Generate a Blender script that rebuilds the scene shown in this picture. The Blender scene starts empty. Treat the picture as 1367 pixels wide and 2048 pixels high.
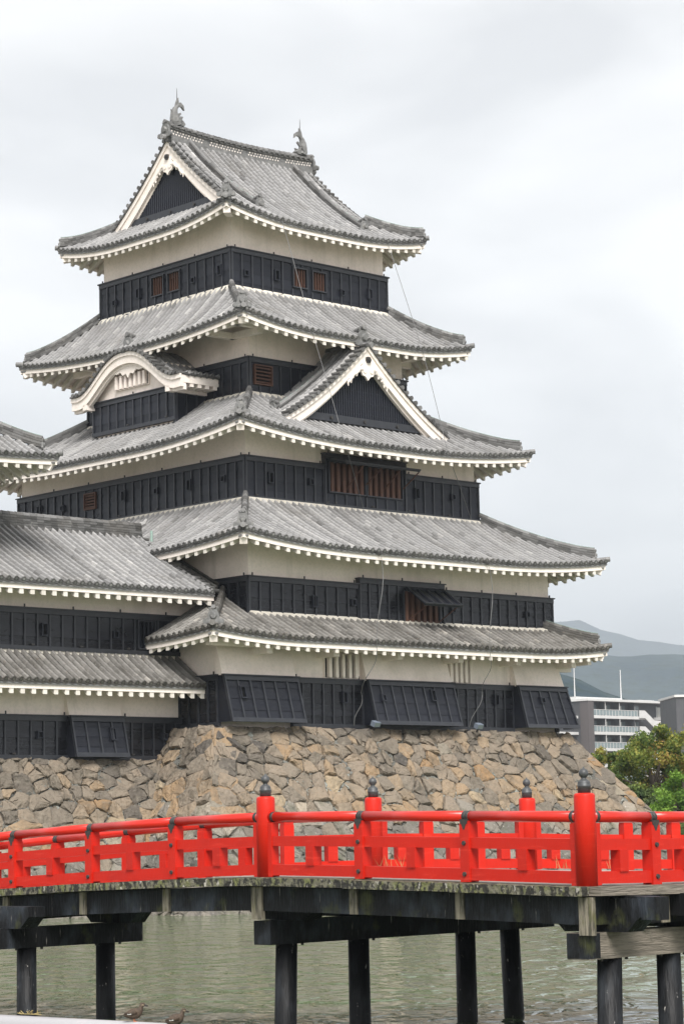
import bpy, math, random
import numpy as np
from mathutils import Matrix, Vector
random.seed(7)
SC = bpy.context.scene
COL = SC.collection

# ------------------------------------------------------------------ camera, sky, sun
PITCH, ROLL = math.radians(7.65), math.radians(-1.2)
_f = np.array([0, math.cos(PITCH), math.sin(PITCH)]); _u = np.array([0, -math.sin(PITCH), math.cos(PITCH)]); _x = np.array([1., 0, 0])
_x2 = math.cos(ROLL)*_x+math.sin(ROLL)*_u; _u2 = -math.sin(ROLL)*_x+math.cos(ROLL)*_u
cam = bpy.data.cameras.new('camera'); camo = bpy.data.objects.new('camera', cam); COL.objects.link(camo)
camo.matrix_world = Matrix(((_x2[0], _u2[0], -_f[0], 0), (_x2[1], _u2[1], -_f[1], 0), (_x2[2], _u2[2], -_f[2], 0), (0, 0, 0, 1)))
cam.sensor_fit = 'HORIZONTAL'; cam.sensor_width = 36; cam.lens = 36*4760/1367
cam.clip_start = .5; cam.clip_end = 12000
SC.camera = camo
SUN_EL, SUN_AZ = 48, 172      # azimuth measured clockwise from +Y (camera forward)
w = bpy.data.worlds.new('World'); SC.world = w; w.use_nodes = True
nt = w.node_tree; nt.nodes.clear()
out = nt.nodes.new('ShaderNodeOutputWorld'); bg = nt.nodes.new('ShaderNodeBackground')
sky = nt.nodes.new('ShaderNodeTexSky'); sky.sky_type = 'NISHITA'; sky.sun_disc = False
sky.sun_elevation = math.radians(SUN_EL); sky.sun_rotation = math.radians(SUN_AZ); sky.dust_density = 3
tc = nt.nodes.new('ShaderNodeTexCoord'); mp = nt.nodes.new('ShaderNodeMapping'); mp.inputs['Scale'].default_value = (2.6, 2.6, 7)
nz = nt.nodes.new('ShaderNodeTexNoise'); mp.inputs['Location'].default_value = (.35, 0, .6); nz.inputs['Scale'].default_value = 2.2; nz.inputs['Detail'].default_value = 5; nz.inputs['Roughness'].default_value = .45
nz.inputs['Distortion'].default_value = .3
rp = nt.nodes.new('ShaderNodeValToRGB')
rp.color_ramp.elements[0].position = .34; rp.color_ramp.elements[0].color = (.60, .60, .605, 1)
rp.color_ramp.elements[1].position = .56; rp.color_ramp.elements[1].color = (.79, .785, .78, 1)
sx = nt.nodes.new('ShaderNodeSeparateXYZ'); gr = nt.nodes.new('ShaderNodeMapRange'); gr.inputs['From Min'].default_value = .10; gr.inputs['From Max'].default_value = .36
gr.inputs['To Min'].default_value = 11.2; gr.inputs['To Max'].default_value = 8.4
nt.links.new(tc.outputs['Generated'], sx.inputs[0]); nt.links.new(sx.outputs['Z'], gr.inputs['Value'])
sc = nt.nodes.new('ShaderNodeVectorMath'); sc.operation = 'SCALE'; sc.inputs['Scale'].default_value = 9.8
mx = nt.nodes.new('ShaderNodeMixRGB'); mx.inputs['Fac'].default_value = .94
nt.links.new(tc.outputs['Generated'], mp.inputs['Vector']); nt.links.new(mp.outputs[0], nz.inputs['Vector'])
nt.links.new(nz.outputs['Fac'], rp.inputs['Fac']); nt.links.new(rp.outputs['Color'], sc.inputs[0])
nt.links.new(gr.outputs[0], sc.inputs['Scale']); nt.links.new(sky.outputs['Color'], mx.inputs['Color1']); nt.links.new(sc.outputs[0], mx.inputs['Color2'])
nt.links.new(mx.outputs['Color'], bg.inputs['Color']); bg.inputs['Strength'].default_value = .1
nt.links.new(bg.outputs[0], out.inputs['Surface'])
sl = bpy.data.lights.new('sun', 'SUN'); sl.energy = 3.0; sl.angle = math.radians(28); sl.color = (1, .965, .92)
so = bpy.data.objects.new('sun', sl); COL.objects.link(so)
_el, _az = math.radians(SUN_EL), math.radians(SUN_AZ)
sd = Vector((math.sin(_az)*math.cos(_el), math.cos(_az)*math.cos(_el), math.sin(_el)))
so.rotation_euler = sd.to_track_quat('Z', 'Y').to_euler()
SC.view_settings.view_transform = 'Standard'; SC.view_settings.look = 'None'; SC.view_settings.gamma = 1
SC.view_settings.exposure = 0.86; SC.view_settings.use_curve_mapping = False
SC.render.engine = 'CYCLES'

# ------------------------------------------------------------------ materials
def mat(name, base, rough=.6, var=None, noise=None, bump=None, metallic=0, spec=.5, ramp=None):
    """base colour; var = second colour mixed by the per-face attribute v; noise = (scale, colour, amount, stretch)"""
    m = bpy.data.materials.new(name); m.use_nodes = True; t = m.node_tree
    b = t.nodes['Principled BSDF']; b.inputs['Roughness'].default_value = rough; b.inputs['Metallic'].default_value = metallic
    b.inputs['Specular IOR Level'].default_value = spec
    N = t.nodes.new; L = t.links.new
    col = None
    if ramp or var:
        a = N('ShaderNodeAttribute'); a.attribute_name = 'v'
        r = N('ShaderNodeValToRGB')
        if ramp:
            el = r.color_ramp.elements
            el[0].position = ramp[0][0]; el[0].color = (*ramp[0][1], 1); el[1].position = ramp[-1][0]; el[1].color = (*ramp[-1][1], 1)
            for p, c in ramp[1:-1]: e = el.new(p); e.color = (*c, 1)
        else:
            r.color_ramp.elements[0].color = (*base, 1); r.color_ramp.elements[1].color = (*var, 1)
        L(a.outputs['Fac'], r.inputs['Fac']); col = r.outputs['Color']
    tcn = N('ShaderNodeTexCoord')
    for ns in (noise or []):
        scale, c2, amt, stretch = ns[:4]; lo, hi = ns[4] if len(ns) > 4 else (.45, .65)
        mpn = N('ShaderNodeMapping'); mpn.inputs['Scale'].default_value = stretch; L(tcn.outputs['Object'], mpn.inputs['Vector'])
        n = N('ShaderNodeTexNoise'); n.inputs['Scale'].default_value = scale; n.inputs['Detail'].default_value = 7; n.inputs['Roughness'].default_value = .6
        L(mpn.outputs[0], n.inputs['Vector'])
        mr = N('ShaderNodeMapRange'); mr.inputs['From Min'].default_value = lo; mr.inputs['From Max'].default_value = hi; mr.inputs['To Max'].default_value = amt
        L(n.outputs['Fac'], mr.inputs['Value'])
        mi = N('ShaderNodeMixRGB'); L(mr.outputs[0], mi.inputs['Fac']); mi.inputs['Color2'].default_value = (*c2, 1)
        if col is None: mi.inputs['Color1'].default_value = (*base, 1)
        else: L(col, mi.inputs['Color1'])
        col = mi.outputs['Color']
    if col is None: b.inputs['Base Color'].default_value = (*base, 1)
    else: L(col, b.inputs['Base Color'])
    if bump:
        scale, dist, stretch = bump
        mpn = N('ShaderNodeMapping'); mpn.inputs['Scale'].default_value = stretch; L(tcn.outputs['Object'], mpn.inputs['Vector'])
        n = N('ShaderNodeTexNoise'); n.inputs['Scale'].default_value = scale; n.inputs['Detail'].default_value = 6
        L(mpn.outputs[0], n.inputs['Vector'])
        bn = N('ShaderNodeBump'); bn.inputs['Strength'].default_value = 1; bn.inputs['Distance'].default_value = dist
        L(n.outputs['Fac'], bn.inputs['Height']); L(bn.outputs[0], b.inputs['Normal'])
    return m
I3 = (1, 1, 1)
M = {}
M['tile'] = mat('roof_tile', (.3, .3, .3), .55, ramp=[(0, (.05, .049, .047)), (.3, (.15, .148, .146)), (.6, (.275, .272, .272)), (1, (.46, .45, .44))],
                noise=[(.7, (.14, .13, .115), .5, I3, (.52, .74)), (7, (.12, .115, .10), .4, I3, (.55, .72)), (3, (.5, .49, .46), .3, I3, (.6, .75))], bump=(14, .02, I3), spec=.4)
M['tile_old'] = mat('weathered_roof_tile', (.3, .3, .3), .6, ramp=[(0, (.05, .047, .043)), (.35, (.13, .124, .115)), (.7, (.24, .23, .215)), (1, (.42, .39, .35))],
                noise=[(1.4, (.07, .065, .055), .7, I3, (.48, .7)), (9, (.45, .41, .35), .5, I3, (.6, .74)), (6, (.16, .10, .06), .5, I3, (.62, .75))], bump=(14, .02, I3), spec=.3)
M['ornament'] = mat('dark_tile_ornament', (.16, .16, .158), .6, noise=[(5, (.34, .33, .31), .5, I3, (.5, .7)), (3, (.07, .07, .065), .6, I3, (.5, .7))], bump=(12, .02, I3))
M['copper'] = mat('green_copper', (.30, .42, .37), .6, noise=[(6, (.2, .27, .23), .6, I3)])
M['plaster'] = mat('white_plaster', (.93, .83, .765), .85, noise=[(.5, (.62, .55, .47), .55, (1, 1, .8), (.5, .72)), (2.2, (.52, .47, .41), .42, (1, 1, .10), (.54, .74)), (9, (.66, .62, .55), .3, I3)], bump=(5, .01, I3), spec=.2)
M['wood_white'] = mat('white_eave_wood', (.91, .83, .77), .7, noise=[(2, (.62, .56, .47), .5, I3, (.5, .75)), (11, (.7, .66, .58), .4, I3)], spec=.2)
M['rafter'] = mat('grey_white_rafter', (.74, .70, .64), .75, noise=[(2, (.45, .41, .35), .5, I3, (.45, .7))], spec=.2)
M['mortar'] = mat('lime_mortar', (.70, .66, .58), .85, noise=[(3, (.42, .38, .32), .6, I3, (.45, .7))], spec=.2)
M['board'] = mat('black_lacquered_board', (.010, .0112, .017), .27, var=(.019, .021, .029), noise=[(1.3, (.016, .017, .021), .6, (1, 1, 2.5)), (12, (.05, .053, .062), .3, I3, (.55, .75))], bump=(9, .004, (1, 1, 3)), spec=.22)
M['board_shaded'] = mat('glossy_shaded_board', (.007, .0075, .010), .22, var=(.015, .016, .021), noise=[(2.2, (.022, .024, .03), .5, (.5, .5, 5), (.5, .7)), (1.3, (.004, .004, .005), .6, (1, 1, 2.5))], bump=(7, .006, (1, 1, 3)), spec=.3)  # lower boards: shading and dark reflections put into a darker base colour
M['batten'] = mat('black_batten', (.020, .022, .028), .42, noise=[(4, (.035, .037, .044), .5, I3)])
M['hole'] = mat('painted_dark_backing', (.006, .006, .006), .9, spec=.1)  # near-black sheets painted as the unlit depth behind openings
M['rustwood'] = mat('reddish_bare_wood', (.10, .045, .028), .7, noise=[(3, (.07, .028, .016), .8, (3, 3, .6)), (8, (.25, .12, .07), .4, (3, 3, .5), (.55, .7))], bump=(18, .01, (3, 3, .5)))
M['iron'] = mat('dark_iron', (.03, .028, .027), .5, noise=[(20, (.09, .05, .03), .5, I3, (.55, .7))])
M['red'] = mat('red_painted_wood', (.54, .016, .006), .45, var=(.44, .016, .008), noise=[(1.3, (.36, .014, .010), .6, (1, 1, 1), (.5, .75)), (6, (.68, .06, .035), .5, (.4, .4, 3), (.58, .72)), (40, (.25, .03, .02), .5, I3, (.68, .74))], bump=(24, .004, (1, 1, .3)), spec=.25)
M['redgloss'] = mat('glossy_red_rail', (.56, .016, .006), .28, noise=[(1.3, (.42, .014, .008), .5, I3, (.5, .75)), (40, (.25, .03, .02), .4, I3, (.68, .74))], spec=.55)
M['cap'] = mat('weathered_bronze_cap', (.075, .078, .082), .5, noise=[(7, (.17, .18, .18), .6, (1, 1, 3), (.5, .7)), (14, (.02, .02, .02), .6, (1, 1, 3))], metallic=.3)
M['pier'] = mat('tarred_timber', (.009, .0095, .011), .62, noise=[(2.2, (.055, .065, .082), .85, (1, 1, .6), (.48, .68)), (9, (.30, .285, .26), .9, (2.4, 2.4, .22), (.66, .72)), (2.5, (.075, .08, .03), .7, I3, (.58, .72))], bump=(16, .02, (2, 2, .3)), spec=.22)
M['pile'] = mat('tarred_pile', (.007, .0075, .009), .5, noise=[(5, (.030, .034, .040), .8, (1, 1, .4), (.5, .7)), (13, (.50, .48, .45), .9, (1.5, 1.5, .6), (.665, .70))], bump=(16, .012, (2, 2, .3)), spec=.25)
M['rawbeam'] = mat('grey_weathered_timber', (.22, .19, .155), .75, noise=[(4, (.12, .105, .085), .8, (.6, .6, 7), (.45, .6)), (2.4, (.03, .035, .02), .95, I3, (.56, .66))], bump=(10, .02, (.6, .6, 8)))
M['post_raw'] = mat('mossy_upright_timber', (.25, .22, .17), .8, noise=[(5, (.06, .055, .04), .9, (3, 3, .5), (.45, .6)), (4, (.12, .12, .04), .7, (2, 2, .7), (.52, .66))], bump=(16, .02, (3, 3, .5)))
M['edge'] = mat('mossy_edge_board', (.15, .14, .10), .85, noise=[(5, (.15, .16, .05), .8, I3, (.45, .6)), (11, (.02, .018, .016), .95, (1.3, 1.3, .8), (.47, .53)), (14, (.48, .45, .4), .8, (1, 1, .6), (.6, .66))], bump=(20, .03, I3))
M['deck'] = mat('pale_grit_deck', (.36, .34, .31), .9, noise=[(12, (.24, .23, .2), .6, I3), (1.4, (.28, .27, .22), .5, I3)], bump=(40, .01, I3))
M['pipe'] = mat('white_pipe', (.36, .355, .37), .35, noise=[(3, (.5, .42, .44), .5, I3, (.55, .75)), (16, (.35, .4, .36), .5, I3, (.62, .72))])
M['concrete'] = mat('pale_concrete', (.62, .62, .61), .7, noise=[(.6, (.5, .5, .49), .5, I3)])
M['apdark'] = mat('dark_facade', (.060, .062, .068), .6, noise=[(.5, (.09, .09, .095), .5, I3)])
M['apbrown'] = mat('brown_grey_facade', (.10, .088, .088), .6)
M['glass'] = mat('window_glass', (.16, .19, .20), .12, spec=.8)
M['curtain'] = mat('window_curtain', (.5, .5, .47), .6)
M['railglass'] = mat('frosted_rail_panel', (.22, .27, .28), .25, spec=.7)
M['bluesign'] = mat('pale_blue_panel', (.50, .66, .74), .5)
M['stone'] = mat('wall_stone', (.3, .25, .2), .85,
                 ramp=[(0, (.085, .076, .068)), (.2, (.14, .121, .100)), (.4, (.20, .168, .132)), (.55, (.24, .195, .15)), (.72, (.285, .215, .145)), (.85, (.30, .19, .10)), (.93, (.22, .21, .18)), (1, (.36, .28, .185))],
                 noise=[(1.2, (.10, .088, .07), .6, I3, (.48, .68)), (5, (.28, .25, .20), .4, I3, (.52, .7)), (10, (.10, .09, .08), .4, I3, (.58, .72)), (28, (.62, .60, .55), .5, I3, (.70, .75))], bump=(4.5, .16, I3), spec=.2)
M['stone_wet'] = mat('lichened_wall_stone', (.2, .18, .16), .85,
                 ramp=[(0, (.10, .095, .085)), (.4, (.17, .155, .135)), (.7, (.24, .215, .18)), (1, (.33, .28, .22))],
                 noise=[(1.6, (.09, .10, .06), .6, I3, (.5, .7)), (9, (.50, .48, .44), .7, I3, (.62, .70)), (8, (.06, .055, .05), .5, I3, (.56, .7))], bump=(5, .11, I3), spec=.2)
M['chink'] = mat('small_filler_stone', (.2, .2, .19), .9, ramp=[(0, (.06, .058, .052)), (.5, (.16, .16, .145)), (1, (.33, .34, .31))], noise=[(6, (.08, .075, .06), .6, I3)], bump=(14, .05, I3), spec=.2)
M['gapdark'] = mat('dark_joint', (.03, .027, .023), 1, spec=.05)
M['soil'] = mat('warm_gravel_soil', (.24, .205, .165), .95, noise=[(.4, (.15, .14, .09), .5, I3)])  # warm gravel tone chosen for the light it bounces onto the plaster
M['bark'] = mat('bark', (.07, .055, .042), .9, noise=[(8, (.13, .11, .09), .6, (1, 1, .3))])
M['leaf'] = mat('mixed_green_leaf', (.1, .1, .1), .6, ramp=[(0, (.06, .11, .025)), (.35, (.16, .22, .045)), (.62, (.31, .31, .06)), (.85, (.38, .29, .075)), (1, (.45, .28, .09))], spec=.3)
M['leafg'] = mat('fresh_green_leaf', (.1, .1, .1), .6, ramp=[(0, (.08, .17, .028)), (.5, (.18, .32, .045)), (1, (.28, .44, .075))], spec=.3)
M['leafd'] = mat('dark_green_leaf', (.1, .1, .1), .6, ramp=[(0, (.045, .08, .028)), (.5, (.10, .15, .045)), (1, (.17, .21, .065))], spec=.3)
M['hill'] = mat('haze_tinted_wooded_hill', (.014, .034, .046), .9, noise=[(.009, (.040, .064, .066), .9, I3, (.42, .6)), (.05, (.014, .028, .014), .9, I3, (.5, .65))], bump=(.03, 14, I3), spec=0)  # part of the haze blue is put into the base colour
M['skin'] = mat('skin', (.5, .3, .22), .6)
M['cloth'] = mat('pale_pink_shirt', (.55, .35, .36), .8)
M['hair'] = mat('dark_hair', (.02, .016, .014), .6)
M['duck'] = mat('brown_duck_feather', (.055, .036, .024), .8, noise=[(60, (.15, .11, .075), .6, I3, (.5, .6)), (14, (.03, .02, .014), .6, I3)])
M['duckpale'] = mat('buff_duck_feather', (.38, .30, .21), .8, noise=[(60, (.12, .08, .05), .4, I3)])
M['duckwhite'] = mat('white_duck_feather', (.75, .74, .72), .8)
M['duckleg'] = mat('orange_duck_leg', (.6, .16, .06), .6)
M['grass'] = mat('dry_grass', (.30, .24, .10), .9)
M['cable'] = mat('grey_cable', (.15, .15, .15), .5, metallic=.3)
M['lampbox'] = mat('grey_blue_housing', (.16, .19, .24), .5)

for k_ in ('leaf', 'leafg', 'leafd'):
    t = M[k_].node_tree; b = t.nodes['Principled BSDF']; tr = t.nodes.new('ShaderNodeBsdfTranslucent'); ms = t.nodes.new('ShaderNodeMixShader'); ms.inputs[0].default_value = .4
    src = b.inputs['Base Color'].links[0].from_socket; t.links.new(src, tr.inputs['Color']); t.links.new(b.outputs[0], ms.inputs[1]); t.links.new(tr.outputs[0], ms.inputs[2]); t.links.new(ms.outputs[0], t.nodes['Material Output'].inputs['Surface'])
# water
mw = bpy.data.materials.new('moat_water'); mw.use_nodes = True; t = mw.node_tree; b = t.nodes['Principled BSDF']
b.inputs['Base Color'].default_value = (.085, .118, .055, 1); b.inputs['Roughness'].default_value = .04; b.inputs['IOR'].default_value = 1.33
tcn = t.nodes.new('ShaderNodeTexCoord'); prev = None
for (scx, scy, scale, dist) in ((1.0, .6, .8, .26), (1.0, .45, 2.6, .14)):
    mpn = t.nodes.new('ShaderNodeMapping'); mpn.inputs['Scale'].default_value = (scx, scy, 1); t.links.new(tcn.outputs['Object'], mpn.inputs['Vector'])
    n = t.nodes.new('ShaderNodeTexNoise'); n.inputs['Scale'].default_value = scale; n.inputs['Detail'].default_value = 1.5; n.inputs['Distortion'].default_value = .8
    t.links.new(mpn.outputs[0], n.inputs['Vector'])
    bn = t.nodes.new('ShaderNodeBump'); bn.inputs['Distance'].default_value = dist; bn.inputs['Strength'].default_value = 1
    t.links.new(n.outputs['Fac'], bn.inputs['Height'])
    if prev: t.links.new(prev.outputs[0], bn.inputs['Normal'])
    prev = bn
t.links.new(prev.outputs[0], b.inputs['Normal'])
M['water'] = mw

# ------------------------------------------------------------------ mesh helpers
class MB:
    def __init__(s): s.v = []; s.f = []; s.m = []; s.c = []; s.mats = []
    def mi(s, m):
        if m not in s.mats: s.mats.append(m)
        return s.mats.index(m)
    def add(s, vs, fs, m, c=None):
        k = len(s.v); s.v.extend([tuple(p) for p in vs]); i = s.mi(m)
        c = random.random() if c is None else c
        for f in fs: s.f.append([k+a for a in f]); s.m.append(i); s.c.append(c)
    def hexa(s, p, m, c=None):   # p: 4 bottom ring, 4 top ring
        s.add(p, [(3, 2, 1, 0), (4, 5, 6, 7), (0, 1, 5, 4), (1, 2, 6, 5), (2, 3, 7, 6), (3, 0, 4, 7)], m, c)
    def box(s, x0, y0, z0, x1, y1, z1, m, c=None):
        s.hexa([(x0, y0, z0), (x1, y0, z0), (x1, y1, z0), (x0, y1, z0), (x0, y0, z1), (x1, y0, z1), (x1, y1, z1), (x0, y1, z1)], m, c)
    def fbox(s, F, q0, q1, d0, d1, z0, z1, m, c=None):
        s.hexa([F(q0, d1, z0), F(q1, d1, z0), F(q1, d0, z0), F(q0, d0, z0), F(q0, d1, z1), F(q1, d1, z1), F(q1, d0, z1), F(q0, d0, z1)], m, c)
    def beam(s, A, B, wd, h, m, up=(0, 0, 1), c=None, z0=0):   # box from A to B, width wd, height h above the A-B line (+z0)
        A = np.array(A, float); B = np.array(B, float); d = B-A; d /= np.linalg.norm(d); up = np.array(up, float)
        sd_ = np.cross(d, up); sd_ /= np.linalg.norm(sd_); un = np.cross(sd_, d)
        s.hexa([P+sd_*a*wd/2+un*zz for zz in (z0, z0+h) for P, a in ((A, -1), (A, 1), (B, 1), (B, -1))], m, c)
    def tube(s, pts, rs, m, n=10, c=None, caps=True, squash=1.0, up=(0, 0, 1)):
        pts = [np.array(p, float) for p in pts]; k0 = len(s.v); rings = []
        up = np.array(up, float)
        for i, p in enumerate(pts):
            d = pts[min(i+1, len(pts)-1)]-pts[max(i-1, 0)]; d /= np.linalg.norm(d)
            a = np.cross(d, up)
            if np.linalg.norm(a) < .05: a = np.cross(d, (1, 0, 0))
            a /= np.linalg.norm(a); b_ = np.cross(a, d)
            r = rs[i] if hasattr(rs, '__len__') else rs
            rings.append([p+a*math.cos(2*math.pi*j/n)*r*squash+b_*math.sin(2*math.pi*j/n)*r for j in range(n)])
        vs = [v for r in rings for v in r]; fs = []
        for i in range(len(pts)-1):
            for j in range(n): fs.append((i*n+j, i*n+(j+1) % n, (i+1)*n+(j+1) % n, (i+1)*n+j))
        if caps: fs.append(tuple(range(n-1, -1, -1))); fs.append(tuple((len(pts)-1)*n+j for j in range(n)))
        s.add(vs, fs, m, c)
    def lathe(s, base, prof, m, n=14, c=None):
        base = np.array(base, float)
        vs = [base+np.array((r*math.cos(2*math.pi*j/n), r*math.sin(2*math.pi*j/n), z)) for r, z in prof for j in range(n)]
        fs = [(i*n+j, i*n+(j+1) % n, (i+1)*n+(j+1) % n, (i+1)*n+j) for i in range(len(prof)-1) for j in range(n)]
        fs += [tuple(range(n-1, -1, -1)), tuple((len(prof)-1)*n+j for j in range(n))]
        s.add(vs, fs, m, c)
    def plate(s, F, poly, d0, d1, m, c=None):  # polygon in (q, z) extruded from d0 to d1 along the face normal
        n = len(poly)
        s.add([F(q, d1, z) for q, z in poly]+[F(q, d0, z) for q, z in poly],
              [tuple(range(n)), tuple(range(2*n-1, n-1, -1))]+[(i, (i+1) % n, n+(i+1) % n, n+i) for i in range(n)], m, c)
    def build(s, name, parent=None, smooth=False):
        me = bpy.data.meshes.new(name); me.from_pydata(s.v, [], s.f)
        for m in s.mats: me.materials.append(M[m])
        me.polygons.foreach_set('material_index', s.m)
        a = me.attributes.new('v', 'FLOAT', 'FACE'); a.data.foreach_set('value', s.c)
        if smooth: me.polygons.foreach_set('use_smooth', [True]*len(s.f))
        me.update()
        o = bpy.data.objects.new(name, me); COL.objects.link(o)
        if parent is not None: o.parent = parent
        return o
def tag(o, label=None, cat=None, group=None, kind=None):
    if label: o['label'] = label
    if cat: o['category'] = cat
    if group: o['group'] = group
    if kind: o['kind'] = kind
    return o
def empty(name, loc=(0, 0, 0), rz=0):
    o = bpy.data.objects.new(name, None); COL.objects.link(o); o.location = loc; o.rotation_euler = (0, 0, rz); o.empty_display_size = .5
    return o

# ------------------------------------------------------------------ castle frame (local X along the right face, Y along the left face)
ANG = math.radians(46.7); ORG = (-3.463, 86.0, 0); CRZ = math.pi/2-ANG
EX = np.array([math.sin(ANG), math.cos(ANG), 0]); EY = np.array([-math.cos(ANG), math.sin(ANG), 0])
def faceR(y0, x0=0):  return lambda q, d, z: (x0+q, y0-d, z)       # face looking towards -Y, q along +X
def faceL(x0, y0=0):  return lambda q, d, z: (x0-d, y0+q, z)       # face looking towards -X, q along +Y
def faceB(x1): return lambda q, d, z: (x1+d, q, z)
def faceF(y1): return lambda q, d, z: (q, y1+d, z)
keep = empty('castle_keep', ORG, CRZ); tag(keep, 'tall five tiered black and white castle keep on the high stone base', 'castle')
turret = empty('connecting_turret', ORG, CRZ); tag(turret, 'low two storey black and white wing joined to the left of the keep', 'castle wing')
small = empty('small_keep', ORG, CRZ); tag(small, 'tiled roof corner of a smaller keep at the left edge above the low wing', 'small keep')

PITCHW = .31
def patch(mb, P, q0, q1, tmax, m, t0=0., disc=True, vb=0., pitch=PITCHW, r=.088, seg=.30):
    """tiled slope: P(q,t) -> point, t from eave upwards; round tiles along t, flat pans between"""
    n = max(1, int(round((q1-q0)/pitch))); pw = (q1-q0)/n
    qs = [q0+(i+.5)*pw for i in range(n)]
    def cv(): return min(1, max(0, random.gauss(.5, .2)+vb))
    for i in range(n):     # pans
        a, b_ = q0+i*pw, q0+(i+1)*pw; ta, tb = tmax(a), tmax(b_)
        T = max(ta, tb)
        if T < .1: continue
        k = max(1, int(math.ceil((T-t0)/seg)))
        vs = []; fs = []; row = []
        for j in range(k):
            l0, l1 = t0+(T-t0)*j/k, t0+(T-t0)*(j+1)/k
            pa, pb = P(a, min(l0, max(ta, 0.02))), P(b_, min(l0, max(tb, 0.02))); pc, pd = P(b_, min(l1, max(tb, .02))), P(a, min(l1, max(ta, .02)))
            mid0 = (np.array(pa)+np.array(pb))/2-np.array((0, 0, .025)); mid1 = (np.array(pc)+np.array(pd))/2-np.array((0, 0, .045))
            up = np.array((0, 0, .022))
            o = len(vs); vs += [pa+up, mid0+up, pb+up, pc, mid1, pd, pa-up*.2, pb-up*.2, mid0-up]
            fs += [(o, o+1, o+4, o+5), (o+1, o+2, o+3, o+4), (o, o+6, o+8, o+1), (o+1, o+8, o+7, o+2)]
        mb.add(vs, fs, m, cv()*.12)  # pan colour kept dark to paint the shade in the valleys
        if disc:   # hanging lip under the first pan
            pa, pb = P(a, t0), P(b_, t0); dn = np.array((0, 0, -.09)); md = (np.array(pa)+np.array(pb))/2+np.array((0, 0, -.035))
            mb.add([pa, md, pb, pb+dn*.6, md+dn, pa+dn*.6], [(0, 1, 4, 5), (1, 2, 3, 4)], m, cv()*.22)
    for q in qs:
        T = tmax(q)
        if T < t0+.12: continue
        k = max(1, int(round((T-t0)/seg)))
        ts = [t0+(T-t0)*j/k for j in range(k+1)]
        pts = [np.array(P(q, t_)) for t_ in ts]; pl = np.array(P(q+.05, (t0+T)/2))-np.array(P(q-.05, (t0+T)/2)); pl[2] = 0; u = pl/np.linalg.norm(pl)
        jit = random.gauss(0, .006); vt = cv()
        for j in range(k):
            A, B = pts[j], pts[j+1]; d = B-A; L_ = np.linalg.norm(d)
            if L_ < 1e-4: continue
            d /= L_; nn = np.cross(u, d); nn *= (1 if nn[2] > 0 else -1)
            ring = []
            for (C_, rr) in ((A, r*1.07), (B, r*.94)):
                for an in (0, 50, 90, 130, 180):
                    ring.append(C_+u*(math.cos(math.radians(an))*rr+jit)+nn*(math.sin(math.radians(an))*rr*1.28+.005))
            fs = [(i, i+1, i+6, i+5) for i in range(4)]+[(4, 3, 2, 1, 0)]
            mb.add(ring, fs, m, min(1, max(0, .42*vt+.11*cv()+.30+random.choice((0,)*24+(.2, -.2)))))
        if disc:
            A = pts[0]; d = (pts[1]-pts[0]); d /= np.linalg.norm(d); nn = np.cross(u, d); nn *= (1 if nn[2] > 0 else -1)
            A = A+nn*.02-d*.035; cc = cv()
            vs = [A+d*e*.07+u*math.cos(a)*.088+nn*math.sin(a)*.088 for e in (0, 1) for a in [k_*math.pi/4 for k_ in range(8)]]
            mb.add(vs, [tuple(range(8))]+[(i, (i+1) % 8, 8+(i+1) % 8, 8+i) for i in range(8)], m, cc*.30)
            vs = [A-d*.006+u*math.cos(a)*.05+nn*math.sin(a)*.05 for a in [k_*math.pi/3 for k_ in range(6)]]
            mb.add(vs, [tuple(range(6))], m, min(1, cc*.8+.1))

def ridge(path, w_, h, parent, name='hip_ridge', m='tile', cap=.10, green=False, layers=3):
    mb = MB(); path = [np.array(p, float) for p in path]
    for i in range(len(path)-1):
        A, B = path[i], path[i+1]; sub = max(1, int(np.linalg.norm(B-A)/.3))
        for j in range(sub):
            a, b_ = A+(B-A)*j/sub, A+(B-A)*(j+1)/sub
            for l in range(layers):
                ww = w_*(1-.10*l)+(.03 if l % 2 == 0 else 0)
                mb.beam(a, b_, ww, h/layers-.012, m, c=random.uniform(0, .30), z0=h*l/layers-.02)
            d = (b_-a)/np.linalg.norm(b_-a); up = np.array((0, 0, h))
            mb.tube([a+up, b_+up], [cap*1.08, cap*.94], m, n=8, c=random.uniform(.05, .45))
    if green:
        for i in range(len(path)-1): mb.beam(path[i]+np.array((0, 0, h+cap)), path[i+1]+np.array((0, 0, h+cap)), .025, .015, 'copper')
    return mb.build(name, parent)

def oni(parent, p, dirv, s=1.0, name='ridge_end_tile'):
    """demon tile: shield plate with boss, side scrolls and a round tile poking forward; dirv = outward direction"""
    d = np.array((dirv[0], dirv[1], 0.)); d /= np.linalg.norm(d); u = np.array((-d[1], d[0], 0)); p = np.array(p, float)
    F = lambda q, e, z: tuple(p+u*q*s+d*e*s+np.array((0, 0, z*s)))
    mb = MB()
    mb.plate(F, [(-.26, -.05), (.26, -.05), (.30, .10), (.22, .18), (.2, .34), (.12, .46), (0, .5), (-.12, .46), (-.2, .34), (-.22, .18), (-.30, .10)], 0, .1, 'ornament')
    for sx in (-1, 1):
        mb.tube([F(sx*.30, .02, .04), F(sx*.30, .13, .04)], .10*s, 'ornament', n=8)
        mb.tube([F(sx*.1, .02, .42), F(sx*.16, .06, .56)], [.05*s, .025*s], 'ornament', n=6)
    mb.tube([F(0, .08, .24), F(0, .17, .24)], [.15*s, .1*s], 'ornament', n=8)
    mb.tube([F(0, -.1, -.02), F(0, .25, -.05)], .1*s, 'tile', n=10, c=.6)
    mb.tube([F(0, -.3, .5), F(0, .12, .58)], .085*s, 'tile', n=8, c=.3)
    return mb.build(name, parent)

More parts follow.
